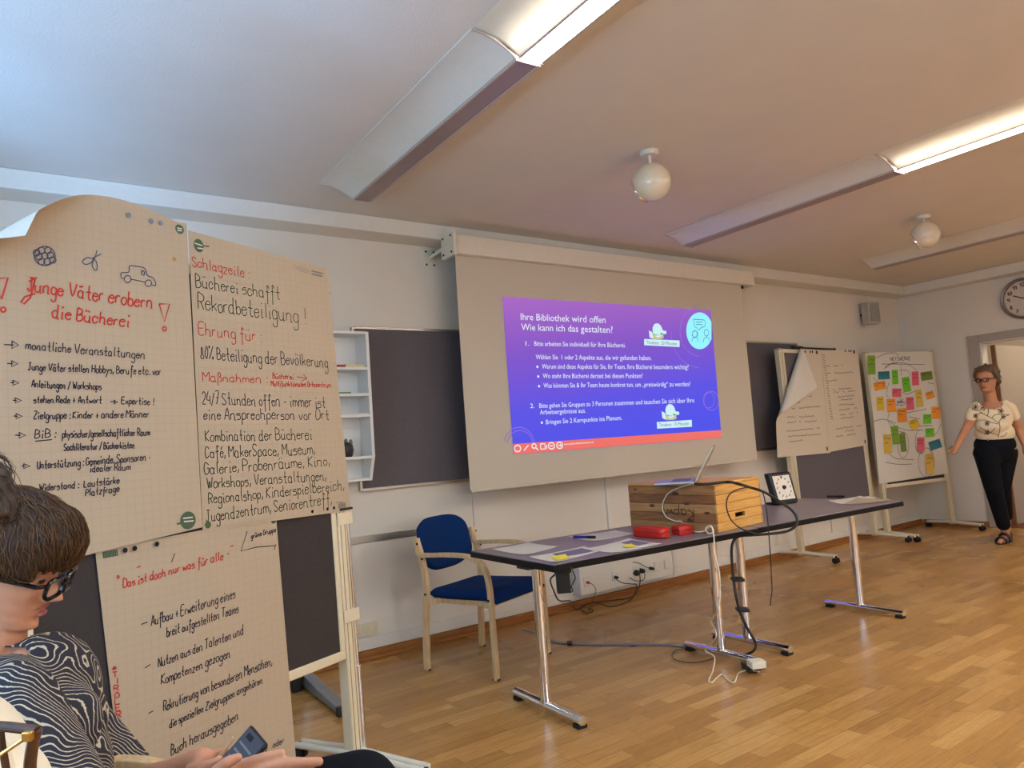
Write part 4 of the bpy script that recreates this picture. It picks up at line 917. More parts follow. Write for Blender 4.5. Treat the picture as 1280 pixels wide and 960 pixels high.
writing(P1, LP, OFF1, 'blue_writing', M_ink, [('monatliche Veranstaltungen', (32, 436), (181, 448.5), 11), ('Junge Väter stellen Hobbys, Berufe etc. vor', (35, 462.5), (201, 468.5), 9.5),
  ('Anleitungen / Workshops', (39.5, 484), (126.5, 487), 9), ('stehen Rede + Antwort', (42, 503.5), (127, 504), 8.5), ('Expertise !', (152, 504.5), (192, 506), 8.5), ('Zielgruppe : Kinder + andere Männer', (42, 523.5), (186, 521.5), 9),
  ('BiB :', (43.5, 547.5), (69, 546.5), 10), ('physischer/gesellschaftlicher Raum', (78, 547), (187, 544), 9), ('Sachliteratur / Bücherkisten', (80, 563), (168, 560), 8.5), ('Unterstützung : Gemeinde, Sponsoren -', (46.5, 586), (188, 575), 9.5),
  ('idealer Raum', (112.5, 590), (163, 587), 8.5), ('Widerstand :', (49, 613.5), (98, 609.5), 8.5), ('Lautstärke', (105, 609), (149, 604), 8.5), ('Platzfrage', (107, 620.5), (149, 614), 8.5)], .0030, .22, arrows+[[(44, 551.5), (65, 549.5)], [(138, 502), (144, 502), (142, 500), (147, 502.5), (142, 505), (144, 502.5)]], 7)
M_pic = mat('blue_pen_drawing', (50, 62, 92), .6)
ball = [circ(56, 320, 13, 12)] + [circ(56+a, 320+b, 4.2, 4, 0, 360, 6) for a, b in ((0, 0), (7, -1), (-7, 1), (3, 7), (-4, -7), (4, -7), (-4, 7), (10, 5), (-10, -4))]
car = [(151, 344), (152, 341), (161, 340), (162, 332.5), (172, 333), (181, 335.5), (184, 344), (191, 347), (194, 352), (194.5, 357), (190, 356)]
car = [car, [(151, 344), (152, 348), (155, 348)], [(164, 349), (181, 352.5)], circ(159.5, 348.8, 4.2, 4.4), circ(185.5, 354, 4, 4), [(177, 338), (180.5, 340), (180, 344), (177, 342.5), (177, 338)]]
bow = [[(117, 324), (109, 322), (103, 327), (107, 330.5), (114, 328), (119, 321), (121, 313)], [(119, 321), (115, 331), (119, 338), (121.5, 335), (120, 326), (116, 323), (126.5, 317.5)]]
for nm_, st_ in (('ball_drawing', ball), ('ribbon_drawing', bow), ('car_drawing', car)):
    k = MB(); put(k, LP, [[tuple(p) for p in smooth2([V(q) for q in s])] if len(s) > 3 else s for s in st_], .0030, OFF1); k.build(nm_, M_pic, P1, smooth=0)
k = MB(); disc(k, LP, 235, 650.5, .029, OFF1); put(k, LP, [[(221, 655), (236, 652)]], .006, OFF1); disc(k, LP, 224.5, 286.5, .0165, OFF1); k.build('printed_logo', M_logo, P1, smooth=0)
k = MB(); put(k, LP, [[(229, 648), (241, 646.5)], [(230, 652), (242, 651)], [(221.5, 285), (227.5, 286)], [(221.5, 288), (227.5, 288.5)]], .004, OFF1+.001); k.build('logo_lines', M_paper_w, P1, smooth=0)
k = MB()
for x, y in ((161, 268.5), (189, 276), (201, 278.5)): disc(k, LP, x, y, .008, OFF1+.003)
k.build('punched_holes', mat('blue_grey_hole', (120, 132, 142), .8), P1, smooth=0)
MB().obox(LP.px(216, 325, OFF1), LP.ex*.012, LP.ey*.010, LP.n*.001).build('orange_fleck', mat('orange_fleck', (196, 140, 60), .6), P1)
writing(P2, LP, OFF2, 'red_writing', M_red, [('Schlagzeile :', (240.6, 332.5), (311.5, 348), 13), ('Ehrung für :', (249, 418), (327, 426.5), 15), ('Maßnahmen :', (253.4, 476.4), (334, 478.5), 11), ('Bücherei', (341, 473), (367, 474), 7), ('Multifunktionales Ortszentrum', (339, 482.5), (413.5, 484), 6.5)], .0030, .05, [[(371, 471), (384, 473)], [(379, 468), (384, 473), (378, 476)]], 20)
writing(P2, LP, OFF2, 'green_writing', M_green, [('Bücherei schafft', (245, 358.5), (350, 375), 16), ('Rekordbeteiligung !', (248, 386), (382, 404), 19), ('Kombination der Bücherei', (257, 551.4), (390, 549), 13.5), ('Café, MakerSpace, Museum,', (256.7, 572.5), (393.4, 567), 13.5),
  ('Galerie, Probenräume, Kino,', (255.6, 592.5), (412, 581.4), 13.5), ('Workshops, Veranstaltungen,', (259, 610.5), (407.6, 600), 13.5), ('Regionalshop, Kinderspielbereich,', (261, 630), (430, 612), 13.5), ('Jugendzentrum, Seniorentreff, ....', (257.8, 652), (428, 627.5), 14)], .0030, .05, None, 40)
writing(P2, LP, OFF2, 'black_writing', M_ink, [('80% Beteiligung der Bevölkerung', (251, 448), (410, 459), 15), ('24/7 Stunden offen - immer ist', (253.4, 505), (406.5, 509), 14.5), ('eine Ansprechperson vor Ort', (255, 524), (411, 524.5), 13.5)], .0030, .05, None, 60)
k = MB(); disc(k, LP, 248.5, 307, .024, OFF2, .02); put(k, LP, [[(250, 307), (261.5, 308)]], .005, OFF2); disc(k, LP, 260, 656, .012, OFF2); k.build('printed_logo', M_logo, P2, smooth=0)
k = MB(); put(k, LP, [[(243.5, 304), (253, 307)], [(247, 310), (254, 311)]], .004, OFF2+.001); k.build('logo_lines', M_paper_w, P2, smooth=0)
k = MB(); put(k, LP, [[(367, 332), (387, 337.5)], [(370, 335), (387, 340)], [(374, 338), (387, 342)]], .0014, OFF2); put(k, LP, [[(389, 338.5), (403.5, 342)], [(389.5, 342.5), (403, 345.5)]], .006, OFF2)
for i in range(7): put(k, LP, [[(423+i*1.4, 629-.2*i), (423.6+i*1.4, 636-.2*i)]], .003, OFF2)
k.build('printed_lines', M_grey_ink, P2, smooth=0)
k = MB()
for x, y in ((390.5, 639.8), (409.5, 636.7), (417.5, 635.3)): disc(k, LP, x, y-.4, .0065, OFF2)
k.build('punched_holes', M_hole, P2, smooth=0)
writing(P3, LP, OFF3, 'red_writing', M_red, [('Das ist doch nur was für alle', (154, 735), (279, 699), 10)], .0034, .15, [[(146.5, 719), (147, 724)], [(148.5, 719), (149, 723)], [(171, 709.5), (176, 707.5)], [(288, 683), (292, 682)], [(284.5, 691), (285.5, 693)]], 80)
k = MB()
for i, ch in enumerate('#TIROLER LAU'):
    if ch != ' ': k = MB(); put(k, LP, hand(ch, (140.5+i*.75, 839+i*8.3), (146+i*.75, 838+i*8.3), 7, 0, seed=i), .0032, OFF3); k.build('red_letter', M_red, P3, smooth=0)
writing(P3, LP, OFF3, 'black_writing', M_ink, [('Aufbau + Erweiterung eines', (189, 782), (294, 747), 12), ('breit aufgestellten Teams', (208.5, 796.5), (298, 765), 11), ('Nutzen aus den Talenten und', (198, 834), (304.4, 792.4), 11), ('Kompetenzen gezogen', (201.7, 856), (287.6, 821), 11.5),
  ('Rekrutierung von besonderen Menschen,', (204.6, 889), (340, 831), 12), ('die speziellen Zielgruppen angehören', (212, 910), (328, 853.5), 9.5), ('Buch herausgegeben', (213.8, 944), (297.6, 899.5), 12), ('wie', (229, 953), (239, 949), 8), ('viele', (318, 946), (334, 938), 8), ('oder', (341, 935), (355, 928), 7), ('grüne Gruppe', (314, 673), (345, 664.5), 6)],
  .0030, .2, [[(176.5, 780.5), (184.5, 777.5)], [(181, 835), (188, 830.5)], [(185.5, 892), (191.5, 888.5)], [(214.5, 703), (218, 693)], [(218.5, 692), (219, 693)], [(309, 664), (301, 689), (320, 684), (344.5, 682)], [(345, 680), (343, 687)]], 90)
k = MB(); disc(k, LP, 342, 650.3, .0125, OFF3)
for i in range(9): put(k, LP, [[(129+i*2.1, 690-.4*i), (130+i*2.1, 698-.4*i)]], .0042, OFF3)
k.build('printed_logo', M_logo, P3, smooth=0)
k = MB()
for x, y in ((156.5, 687.8), (168.4, 685.5), (196.2, 680)): disc(k, LP, x, y, .008, OFF1+.0015)
k.build('punched_holes', M_hole, P3, smooth=0)
# ---- furniture foot showing behind the left pinboard
fb = OZ(384, 858, 0); fe = OZ(428, 893, 0); fd = (fe-fb); fd.z = 0; fd.normalize()
ft = thing('table_stand', 'grey metal stand foot with black end cap behind the left pinboard', 'stand', fb)
sd_ = V((-fd.y, fd.x, 0)); L_ = (fe-fb).length
vs = []
m = MB().prism([fb-fd*.12+V((0, 0, .012))-sd_*.03, fe+V((0, 0, .012))-sd_*.03, fe+V((0, 0, .042))-sd_*.03, fb+V((0, 0, .075))-sd_*.03, fb-fd*.08+V((0, 0, .075))-sd_*.03, fb-fd*.12+V((0, 0, .042))-sd_*.03], sd_*.06); m.build('foot', mat('grey_metal_foot', (140, 142, 148), .4, .5), ft, .006)
MB().obox(fe-sd_*.034+V((0, 0, .0)), fd*.035, sd_*.068, V((0, 0, .046))).build('end_cap', M_black, ft, .005)
MB().cyl(fb-fd*.03+V((0, 0, .07)), fb-fd*.03+V((0, 0, .66)), .027).build('column', M_chrome, ft)
MB().obox(fb-fd*.05-sd_*.10+V((0, 0, .0)), fd*.12, sd_*.05, V((0, 0, .17))).build('motor_box', M_black, ft, .005)
MB().obox(fb-fd*.12-sd_*.03+V((0, 0, .66)), fd*.6, sd_*.06, V((0, 0, .03))).build('support_arm', M_black, ft, .003)
# ---- the two far pinboards
B2, PL2 = pinboard((7.50, 4.165, 0), (1, .028, 0), 1.36, .44, 1.955, R(1.0), 'far dark pinboard carrying two cream flip chart sheets, right of the screen', .33, M_felt)
B3, PL3 = pinboard((8.60, 3.90, 0), (1, -.20, 0), 1.00, .535, 1.94, R(1.2), 'far white papered pinboard covered in coloured sticky notes in the corner', .33)
def fold2(u, v, p):
    a = PL2.st(1000, 437+4); b = PL2.st(977, 500)
    s, t = (p-PL2.O).dot(PL2.ex), (p-PL2.O).dot(PL2.ey)
    a, b = PL2.st(999, 436), PL2.st(974, 512)
    dx, dy = b[0]-a[0], b[1]-a[1]; L = math.hypot(dx, dy); nx, ny = dy/L, -dx/L
    if nx > 0: nx, ny = -nx, -ny
    dist = (s-a[0])*nx+(t-a[1])*ny
    if dist > 0:
        r = .03; lim = R(172); ang = min(dist/r, lim); ex = dist-r*ang if dist/r > lim else 0
        p = p + (PL2.ex*nx+PL2.ey*ny)*(r*math.sin(ang)+ex*math.cos(ang)-dist) + PL2.n*(r*(1-math.cos(ang))+ex*math.sin(ang))
    return p
S1 = poster('flip_chart_sheet', 'cream flip chart sheet with its top left corner folded over, its back painted pale as if window-lit', [(966, 434), (1028, 437.5), (1038, 566), (972, 572)], PL2, .018, M_paper_far, warp=fold2, nu=40, nv=50, group='sheets on the far pinboard', cat='paper')
S2 = poster('flip_chart_sheet', 'cream flip chart sheet with short text lines, right beside the folded one', [(1026, 437.5), (1072, 438), (1085, 556), (1037, 565)], PL2, .022, M_paper_far, group='sheets on the far pinboard', cat='paper')
M_faint = mat('faded_marker_ink', (112, 92, 72), .7)
def scrib(x0, y0, x1, y1, h, seed):
    rnd = random.Random(seed); out = []; n = max(2, int((x1-x0)/2.1)); cur = []
    for i in range(n+1):
        f = i/n; x = x0+(x1-x0)*f; y = y0+(y1-y0)*f
        if rnd.random() < .13 and len(cur) > 1: out.append(cur); cur = []; continue
        cur.append((x, y - (h*rnd.uniform(.3, 1.0) if i % 2 else 0)))
    if len(cur) > 1: out.append(cur)
    return out
def scribbles(parent, pl, off, rows, w_, name='handwriting', m=None, h=2.4):
    k = MB()
    for i, r in enumerate(rows): put(k, pl, scrib(*r, h, i+len(rows)*31), w_, off)
    return k.build(name, m or M_faint, parent, smooth=0)
lit_back(S1.children[0], 40, 50)
scribbles(S1, PL2, .0195, [(1000, 464, 1011, 463.5), (984, 474.5, 1014, 473.5), (982, 484, 1011, 482), (983, 497.5, 1015, 496), (985, 503.5, 1000, 503.5), (983, 512, 1026, 508.5), (984, 522.5, 1018, 521), (984, 529, 1021, 527), (983, 540, 1025, 535.5), (985, 546.5, 1026, 543.5), (986, 553, 1004, 551)], .006)
scribbles(S2, PL2, .0235, [(1033, 458.5, 1054, 457), (1034, 467.5, 1067, 466), (1035, 477, 1046, 476), (1041, 487.5, 1064, 486), (1042, 491.5, 1071, 489), (1047, 497, 1068, 495.5), (1051, 500.5, 1070, 499), (1049, 507, 1068, 505.5), (1049, 513.5, 1072, 511), (1050, 519.5, 1075, 516.5), (1051, 524, 1067, 521.5), (1045, 537, 1077, 532.5), (1057, 539.5, 1068, 538), (1045, 546.5, 1070, 543)], .006)
k = MB()
for i in range(26): put(k, PL2, [[(1027.5+i*.42, 443+i*3.2), (1031+i*.42, 444.5+i*3.2)]], .006, .0235)
k.build('vertical_writing', M_faint, S2, smooth=0)
k = MB()
for pl_, pts, o_ in ((S1, ((1006.5, 438.8), (1013, 439), (1015.5, 439)), 0), (S2, ((1056.5, 437.9), (1061, 438), (1063.5, 438)), 0)):
    k = MB()
    for x, y in pts: disc(k, PL2, x, y+.8, .012, .0195 if pl_ is S1 else .0235)
    k.build('punched_holes', M_hole, pl_, smooth=0)
k = MB(); disc(k, PL2, 1021, 440.5, .02, .0195); disc(k, PL2, 1034, 561, .022, .0195, .014); k.build('printed_logo', mat('dim_print', (70, 60, 48), .7), S1, smooth=0)
k = MB(); disc(k, PL2, 1067.5, 439.8, .02, .0235); disc(k, PL2, 1081.5, 552, .022, .0235, .014); k.build('printed_logo', mat('dim_print', (70, 60, 48), .7), S2, smooth=0)
# pointer on top of the far pinboard
a, b = PL2.P(-1.12, 1.985, -.01), PL2.P(-.36, 1.985, -.01)
tp = thing('pointer_stick', 'black pointer stick resting on top of the far dark pinboard', 'pointer', (a+b)/2)
MB().cyl(a, a.lerp(b, .22), .019).build('handle', M_black, tp, .003); MB().cyl(a.lerp(b, .2), b, .011).build('shaft', M_black, tp); MB().ell(b, (.016, .016, .016)).build('tip', M_black, tp)
# white paper with coloured notes
S3 = poster('white_sheet', 'large white paper sheet with a heading and curved lines, pinned on the corner board', [(1085, 441), (1163, 440.5), (1184, 592), (1099, 605)], PL3, .017, M_paper_w, cat='paper')
k = MB()
put(k, PL3, hand('NETZWERKE', (1113, 451), (1138, 450), 4, 0, seed=5), .006, .0185)
k.build('heading', mat('brown_marker_ink', (96, 66, 60), .7), S3, smooth=0)
arcs = [[(1095, 448), (1105, 443), (1118, 441), (1123, 445)], [(1102, 455), (1156, 455.5)], [(1105, 461), (1112, 455), (1122, 453.5), (1134, 455), (1146, 463)], [(1107, 460), (1114, 455), (1122, 454)], [(1126, 455), (1127, 470)], [(1124, 463), (1134, 463), (1138, 470)],
        [(1111, 478), (1108, 492), (1111, 497)], [(1128, 490), (1134, 493), (1143, 489)], [(1091, 472), (1098, 477), (1108, 479)], [(1092, 527), (1104, 524), (1120, 529)], [(1134, 516), (1150, 513), (1158, 511)], [(1137, 521), (1150, 524)], [(1112, 527), (1122, 534), (1136, 538), (1152, 537)], [(1149, 533), (1166, 532)],
        [(1110, 566), (1120, 573), (1142, 574.5)], [(1107, 578), (1124, 580.5), (1140, 580)], circ(1129, 556, 7, 16), circ(1158, 578, 10, 18), circ(1151, 552, 7, 15, 60, 300), [(1112, 515), (1110, 525), (1116, 535), (1130, 541)], [(1160, 478), (1168, 480)], [(1166, 545), (1172, 540), (1176, 530)], [(1118, 505), (1128, 507), (1133, 502)]]
k = MB(); put(k, PL3, [[tuple(p) for p in smooth2([V(q) for q in s])] for s in arcs], .006, .0185); k.build('curved_lines', mat('violet_brown_ink', (120, 92, 96), .7), S3, smooth=0)
k = MB(); put(k, PL3, [[(1121, 501), (1130, 504)], [(1122, 505), (1129, 499)], [(1125, 498), (1126.5, 507)], [(1121, 503), (1131, 502)]], .008, .0185); k.build('hub_drawing', mat('grey_blue_ink', (90, 100, 116), .7), S3, smooth=0)
NC = {'green': (122, 158, 44), 'lime': (112, 190, 36), 'olive': (118, 140, 50), 'teal': (44, 118, 128), 'orange': (240, 150, 44), 'pink': (228, 96, 116), 'yellow': (222, 182, 30), 'pale': (216, 176, 70)}
NT = [('green', 1084.8, 444, 1094.5, 468.5, 5, 'tall green note at the top left corner of the white sheet'), ('teal', 1097.3, 464, 1112.5, 474.3, 3, 'teal note below the heading on the left'), ('lime', 1114.8, 462, 1123, 480.5, 2, 'bright green upright note right of the left teal note'),
 ('lime', 1128, 471, 1138, 490, -3, 'bright green note inside a ring at the centre top'), ('pink', 1139.7, 464, 1148.8, 481.8, 3, 'pink upright note beside the olive note at the top'), ('olive', 1150.8, 464.5, 1166, 475.3, -2, 'olive wide note at the top right'),
 ('orange', 1092, 477, 1107.5, 487.5, -14, 'orange tilted note at the left edge'), ('pink', 1115, 485.5, 1127, 496.5, 6, 'pink wide note left of the centre ring'), ('pink', 1132.7, 496, 1142.7, 512.6, 2, 'pink upright note in the middle of the sheet'),
 ('pale', 1144.8, 486.5, 1153.3, 509, -3, 'pale yellow tall note right of the middle pink note'), ('orange', 1157, 489, 1168, 498.5, -20, 'orange tilted note near the right edge'), ('yellow', 1095.6, 495.6, 1105.2, 513, 3, 'deep yellow upright note at the left'),
 ('orange', 1108.5, 498, 1119.8, 515, 2, 'orange note beside the deep yellow note'), ('orange', 1121.3, 510, 1134, 528, 2, 'orange note below the hub drawing'), ('orange', 1164, 508, 1176, 523.5, 3, 'orange note overhanging the right edge of the sheet'),
 ('yellow', 1137, 524, 1149, 536, -30, 'deep yellow diamond shaped note below the middle'), ('lime', 1154, 517.5, 1164.5, 529.8, 4, 'bright green square note left of the overhanging orange note'), ('lime', 1156.6, 535, 1168, 546.3, 3, 'bright green square note above the lower teal note'),
 ('green', 1114.3, 532, 1124, 555.5, -2, 'green tall note in the lower middle left'), ('olive', 1125.3, 541, 1132.7, 565, 0, 'olive narrow tall note in the lower middle'), ('pale', 1104.3, 542.5, 1115, 567, 2, 'pale yellow tall note at the lower left'),
 ('pink', 1146.3, 546.3, 1156, 564, 4, 'pink upright note at the lower right'), ('teal', 1161.5, 550, 1177, 561.5, -18, 'teal tilted note at the lower right edge'), ('pale', 1157.3, 567, 1167.6, 592.3, 3, 'pale yellow tall note lowest on the sheet')]
for i, (cn, x0, y0, x1, y1, an, lb) in enumerate(NT):
    cx, cy = (x0+x1)/2, (y0+y1)/2; hx, hy = (x1-x0)/2, (y1-y0)/2; an = R(an-6 if abs(an) < 8 else an); q = []
    for sx, sy in ((-1, -1), (1, -1), (1, 1), (-1, 1)): q.append((cx+sx*hx*.95*math.cos(an)-sy*hy*.97*math.sin(an), cy+sx*hx*.95*math.sin(an)+sy*hy*.97*math.cos(an)))
    off = .0195+.0005*(i % 3)
    c = PL3.px(cx, cy); o = thing('sticky_note', lb, 'sticky note', c, 0, 'notes on the white sheet')
    def f(u, v, q=q, off=off, i=i): b = bil(q, u, v); return PL3.px(b.x, b.y, off+.010*(1-v)**3*(.4+.6*(i % 3 == 0)))
    MB().sheet(f, 4, 8, .0006).build('note', mat('note_'+cn, NC[cn], .75, var=.03), o)
    scribbles(o, PL3, off+.003, [(x0+1.6, cy-hy*.45, x1-1.6, cy-hy*.5), (x0+1.6, cy, x1-2, cy-.3)], .005, 'scribble', mat('note_ink', (60, 52, 40), .7), 1.6)
# green-pinned strip: the dark felt under the sheet shows below it
# ================================================================ PEOPLE
def capsule(mb, p0, p1, r0, r1, n=18, k=5):
    p0, p1 = V(p0), V(p1); ax = p1-p0; L = ax.length
    if L < 1e-6: return mb.ell(p0, (r0, r0, r0))
    prof = [(max(1e-4, r0*math.sin(PI/2*i/k)), -r0*math.cos(PI/2*i/k)) for i in range(k+1)] + [(max(1e-4, r1*math.cos(PI/2*i/k)), L+r1*math.sin(PI/2*i/k)) for i in range(k+1)]
    return mb.lathe(prof, p0, ax, n)
def chain(mb, pts, rs, n=18):
    for i in range(len(pts)-1): capsule(mb, pts[i], pts[i+1], rs[i], rs[i+1], n)
    return mb
def fuse(mb, voxel, it=4, fac=.5):
    me = bpy.data.meshes.new('t'); me.from_pydata([tuple(p) for p in mb.v], [], mb.f); me.update()
    o = bpy.data.objects.new('t', me); S.collection.objects.link(o)
    r = o.modifiers.new('r', 'REMESH'); r.mode = 'VOXEL'; r.voxel_size = voxel; r.adaptivity = 0
    if it: s = o.modifiers.new('s', 'SMOOTH'); s.factor = fac; s.iterations = it
    dg = bpy.context.evaluated_depsgraph_get(); dg.update()
    m2 = bpy.data.meshes.new_from_object(o.evaluated_get(dg))
    out = MB(); out.v = [v.co.copy() for v in m2.vertices]; out.f = [tuple(p.vertices) for p in m2.polygons]
    bpy.data.objects.remove(o); bpy.data.meshes.remove(me); bpy.data.meshes.remove(m2)
    return out
def interp(tab, z):
    if z <= tab[0][0]: return tab[0][1:]
    for a, b in zip(tab, tab[1:]):
        if z <= b[0]:
            t = (z-a[0])/(b[0]-a[0]); t = t*t*(3-2*t); return tuple(x+(y-x)*t for x, y in zip(a[1:], b[1:]))
    return tab[-1][1:]
HT = [(-.122, .035, -.015, .012), (-.116, .072, -.035, .036), (-.104, .087, -.05, .048), (-.085, .087, -.062, .056), (-.06, .089, -.074, .063), (-.03, .089, -.086, .069), (0, .087, -.095, .073), (.025, .092, -.100, .076), (.055, .088, -.100, .075), (.08, .070, -.088, .064), (.098, .042, -.066, .044), (.109, .005, -.03, .018), (.112, -.012, -.014, .002)]
def g(a, s): return math.exp(-(a/s)**2)
def head_geo(mb, M, sc=1.0, ears=True):
    nu, nv = 72, 64; vs = []; fs = []
    for j in range(nv+1):
        z = -.122+.234*(.5-.5*math.cos(PI*j/nv)); xf, xb, w_ = interp(HT, z); c = (xf+xb)/2; a = (xf-xb)/2
        for i in range(nu):
            th = 2*PI*i/nu; ct, st = math.cos(th), math.sin(th); e = 2/2.25
            x = c+a*math.copysign(abs(ct)**e, ct); y = w_*math.copysign(abs(st)**e, st)
            if ct > 0:
                f = 0
                if -.062 < z < .03:
                    t = min(1, max(0, (.022-z)/.060)); h = .004+.031*t**1.3
                    if z < -.037: h *= max(0, 1-((-.037-z)/.014)**2)
                    f += h*g(y, .0085+.008*t)
                f += .006*g(abs(y)-.013, .008)*g(z+.041, .009)
                f += .010*g(y, .022)*g(z+.0585, .0055)+.011*g(y, .020)*g(z+.0735, .006)-.006*g(y, .024)*g(z+.066, .003)
                f += .009*g(y, .024)*g(z+.102, .013)
                f -= .013*(g(abs(y)-.031, .017)*g(z-.001, .013)); f += .006*g(abs(y)-.034, .022)*g(z-.024, .008)
                f += .006*g(abs(y)-.043, .02)*g(z+.03, .018)
                x += f*min(1, ct*2.2)
            vs.append(M @ V((x*sc, y*sc, z*sc)))
    for j in range(nv):
        for i in range(nu): fs.append((j*nu+i, j*nu+(i+1) % nu, (j+1)*nu+(i+1) % nu, (j+1)*nu+i))
    fs += [tuple(range(nu-1, -1, -1)), tuple(nv*nu+i for i in range(nu))]
    mb.add(vs, fs); M3 = M.to_3x3()
    for s in (-1, 1):
        mb.ell(M @ V((.074*sc, s*.031*sc, .001*sc)), (.012*sc,)*3)
        if ears:
            for dx, dz, rx, rz_ in ((-.008, .004, .017, .026), (-.005, -.018, .010, .013)): mb.ell(M @ V((dx*sc, s*.076*sc, dz*sc)), (rx*sc, .009*sc, rz_*sc), M3)
    return mb
def frame(c, fwd, up):
    f = V(fwd).normalized(); u = (V(up)-f*V(up).dot(f)).normalized(); l = u.cross(f)
    return Matrix(((f.x, l.x, u.x, c.x), (f.y, l.y, u.y, c.y), (f.z, l.z, u.z, c.z), (0, 0, 0, 1)))
def hair_geo(mb, M, sc, low_back, low_side, fringe, puff=.018, seed=1, amp=.006):
    """a cap of hair following the skull, cut along a hairline"""
    nu, nv = 64, 40; vs = []; fs = []
    for j in range(nv+1):
        for i in range(nu):
            th = 2*PI*i/nu; ct = math.cos(th)
            zl = fringe if ct > .55 else (low_side+(fringe-low_side)*max(0, (ct-.05)/.5)**1.0 if ct > .05 else low_back+(low_side-low_back)*max(0, (ct+.9)/.95))
            z = zl+(.112-zl)*(j/nv)**.8
            xf, xb, w_ = interp(HT, max(z, -.085)); c = (xf+xb)/2; a = (xf-xb)/2; e = 2/2.2
            sh = max(0, min(1, (.118-z)/.03)) if z > .085 else 1
            pf = puff*(.55 if j == 0 else 1)
            x = c+(a+pf*sh)*math.copysign(abs(ct)**e, ct); y = (w_+pf*sh)*math.copysign(abs(math.sin(th))**e, math.sin(th)); z2 = z+pf*max(0, (z-.04)/.07)
            n_ = noise.noise(V((x, y, z2))*22+V((seed*7, 0, 0)))+.5*noise.noise(V((x, y, z2))*55)
            d = V((x-c, y, max(0, z2-.0))).normalized()
            vs.append(M @ ((V((x, y, z2))+d*n_*amp)*sc))
    for j in range(nv):
        for i in range(nu): fs.append((j*nu+i, j*nu+(i+1) % nu, (j+1)*nu+(i+1) % nu, (j+1)*nu+i))
    fs += [tuple(range(nu-1, -1, -1)), tuple(nv*nu+i for i in range(nu))]
    return mb.add(vs, fs)
def strands(mb, base, M, count, length, rad, seed, flow=(-.2, 0, -1), curl=.01, rise=.004, spread=.5):
    """loose locks laid over the hair cap"""
    rnd = random.Random(seed); n = len(base.v); Mi = M.inverted(); M3 = M.to_3x3(); bv = BVHTree.FromPolygons([tuple(p) for p in base.v], base.f)
    for _ in range(count):
        p = base.v[rnd.randrange(n)].copy(); L = length*rnd.uniform(.5, 1.2); k = 7; pts = []
        cdir = M3 @ V((flow[0]+rnd.uniform(-spread, spread), flow[1]+rnd.uniform(-spread, spread), flow[2]*rnd.uniform(.5, 1))); ph = rnd.uniform(0, 6.28)
        lift = rise*rnd.uniform(.2, 1.6)
        q = p
        for i in range(k):
            h = bv.find_nearest(q)
            nn = h[1]; loc = h[0]
            if (loc-(M @ V((0, 0, 0)))).dot(nn) < 0: nn = -nn
            pts.append(loc+nn*(lift*(1+.6*i/k))); t = (cdir-nn*cdir.dot(nn)).normalized(); sd = nn.cross(t)
            q = loc+t*(L/k)+sd*curl*math.sin(ph+i*1.3)
        mb.tube(pts, [rad*(1-.75*i/(k-1)) for i in range(k)], 4)
    return mb
def skin(name, rgb): return mat(name, rgb, .5, var=.05, scale=18, bump=.06, bscale=300, spec=.35)
# ---------------------------------------------------------------- the woman walking in from the door
SK1 = skin('skin_warm', (192, 132, 98))
W0 = V((7.87, 3.11, 0)); DW = (W0+V((0, 0, .9))-CP).dot(CF)
def J(x, y, dz=0): return OD(x, y, DW-dz)
wm = thing('person', 'woman in a cream flower print top and black trousers walking in from the door', 'person', (W0.x, W0.y, 0))
HM = frame(J(1233.5, 474.5, .0), -CR*.80-CF*.58+V((0, 0, -.08)), (0, 0, 1))
body = MB(); head_geo(body, HM, 1.0)
nk = J(1238, 499, -.01); hc_ = HM @ V((-.012, 0, -.07))
chain(body, [hc_, nk, J(1240, 508, -.02)], [.052, .054, .07])
shL, shR = J(1218.5, 511, .02), J(1262.5, 510, -.02)       # picture left / right shoulders
chain(body, [shL, J(1209.5, 533, .03), J(1196.5, 556, .12)], [.050, .041, .026]); chain(body, [shR, J(1273, 536, -.06), J(1281, 557, .02)], [.050, .042, .026])
chest, waist, hip = J(1241, 523, 0), J(1243, 545, 0), J(1244, 562, 0)
M3b = frame(chest, -CR*.25-CF*.97, (0, 0, 1)).to_3x3()
body.ell(chest, (.105, .165, .17), M3b).ell(waist, (.10, .15, .15), M3b).ell(hip, (.115, .18, .13), M3b)
hl, hr = J(1232.5, 566, .03), J(1256, 566, -.03); kl, kr = J(1242.5, 612, .10), J(1252, 608, -.02); al, ar = J(1256.5, 662, .03), J(1258.5, 650, -.42)
al.z = .085
chain(body, [hl, kl, al], [.088, .058, .038]); chain(body, [hr, kr, ar], [.088, .058, .038])
# feet
def foot(mb, a, dirv, L=.17):
    d = V((dirv.x, dirv.y, 0)).normalized(); b = V((a.x, a.y, .030))
    chain(mb, [a, V((a.x, a.y, .045))-d*.03], [.036, .034]); chain(mb, [b-d*.03, b+d*.08+V((0, 0, .002)), b+d*L+V((0, 0, -.012))], [.032, .036, .022])
fdir = (-CR*.78-CF*.62)
foot(body, al, fdir); chain(body, [ar, ar+V((-.02, 0, -.075)), ar+V((-.10, .0, -.125))], [.036, .034, .026])
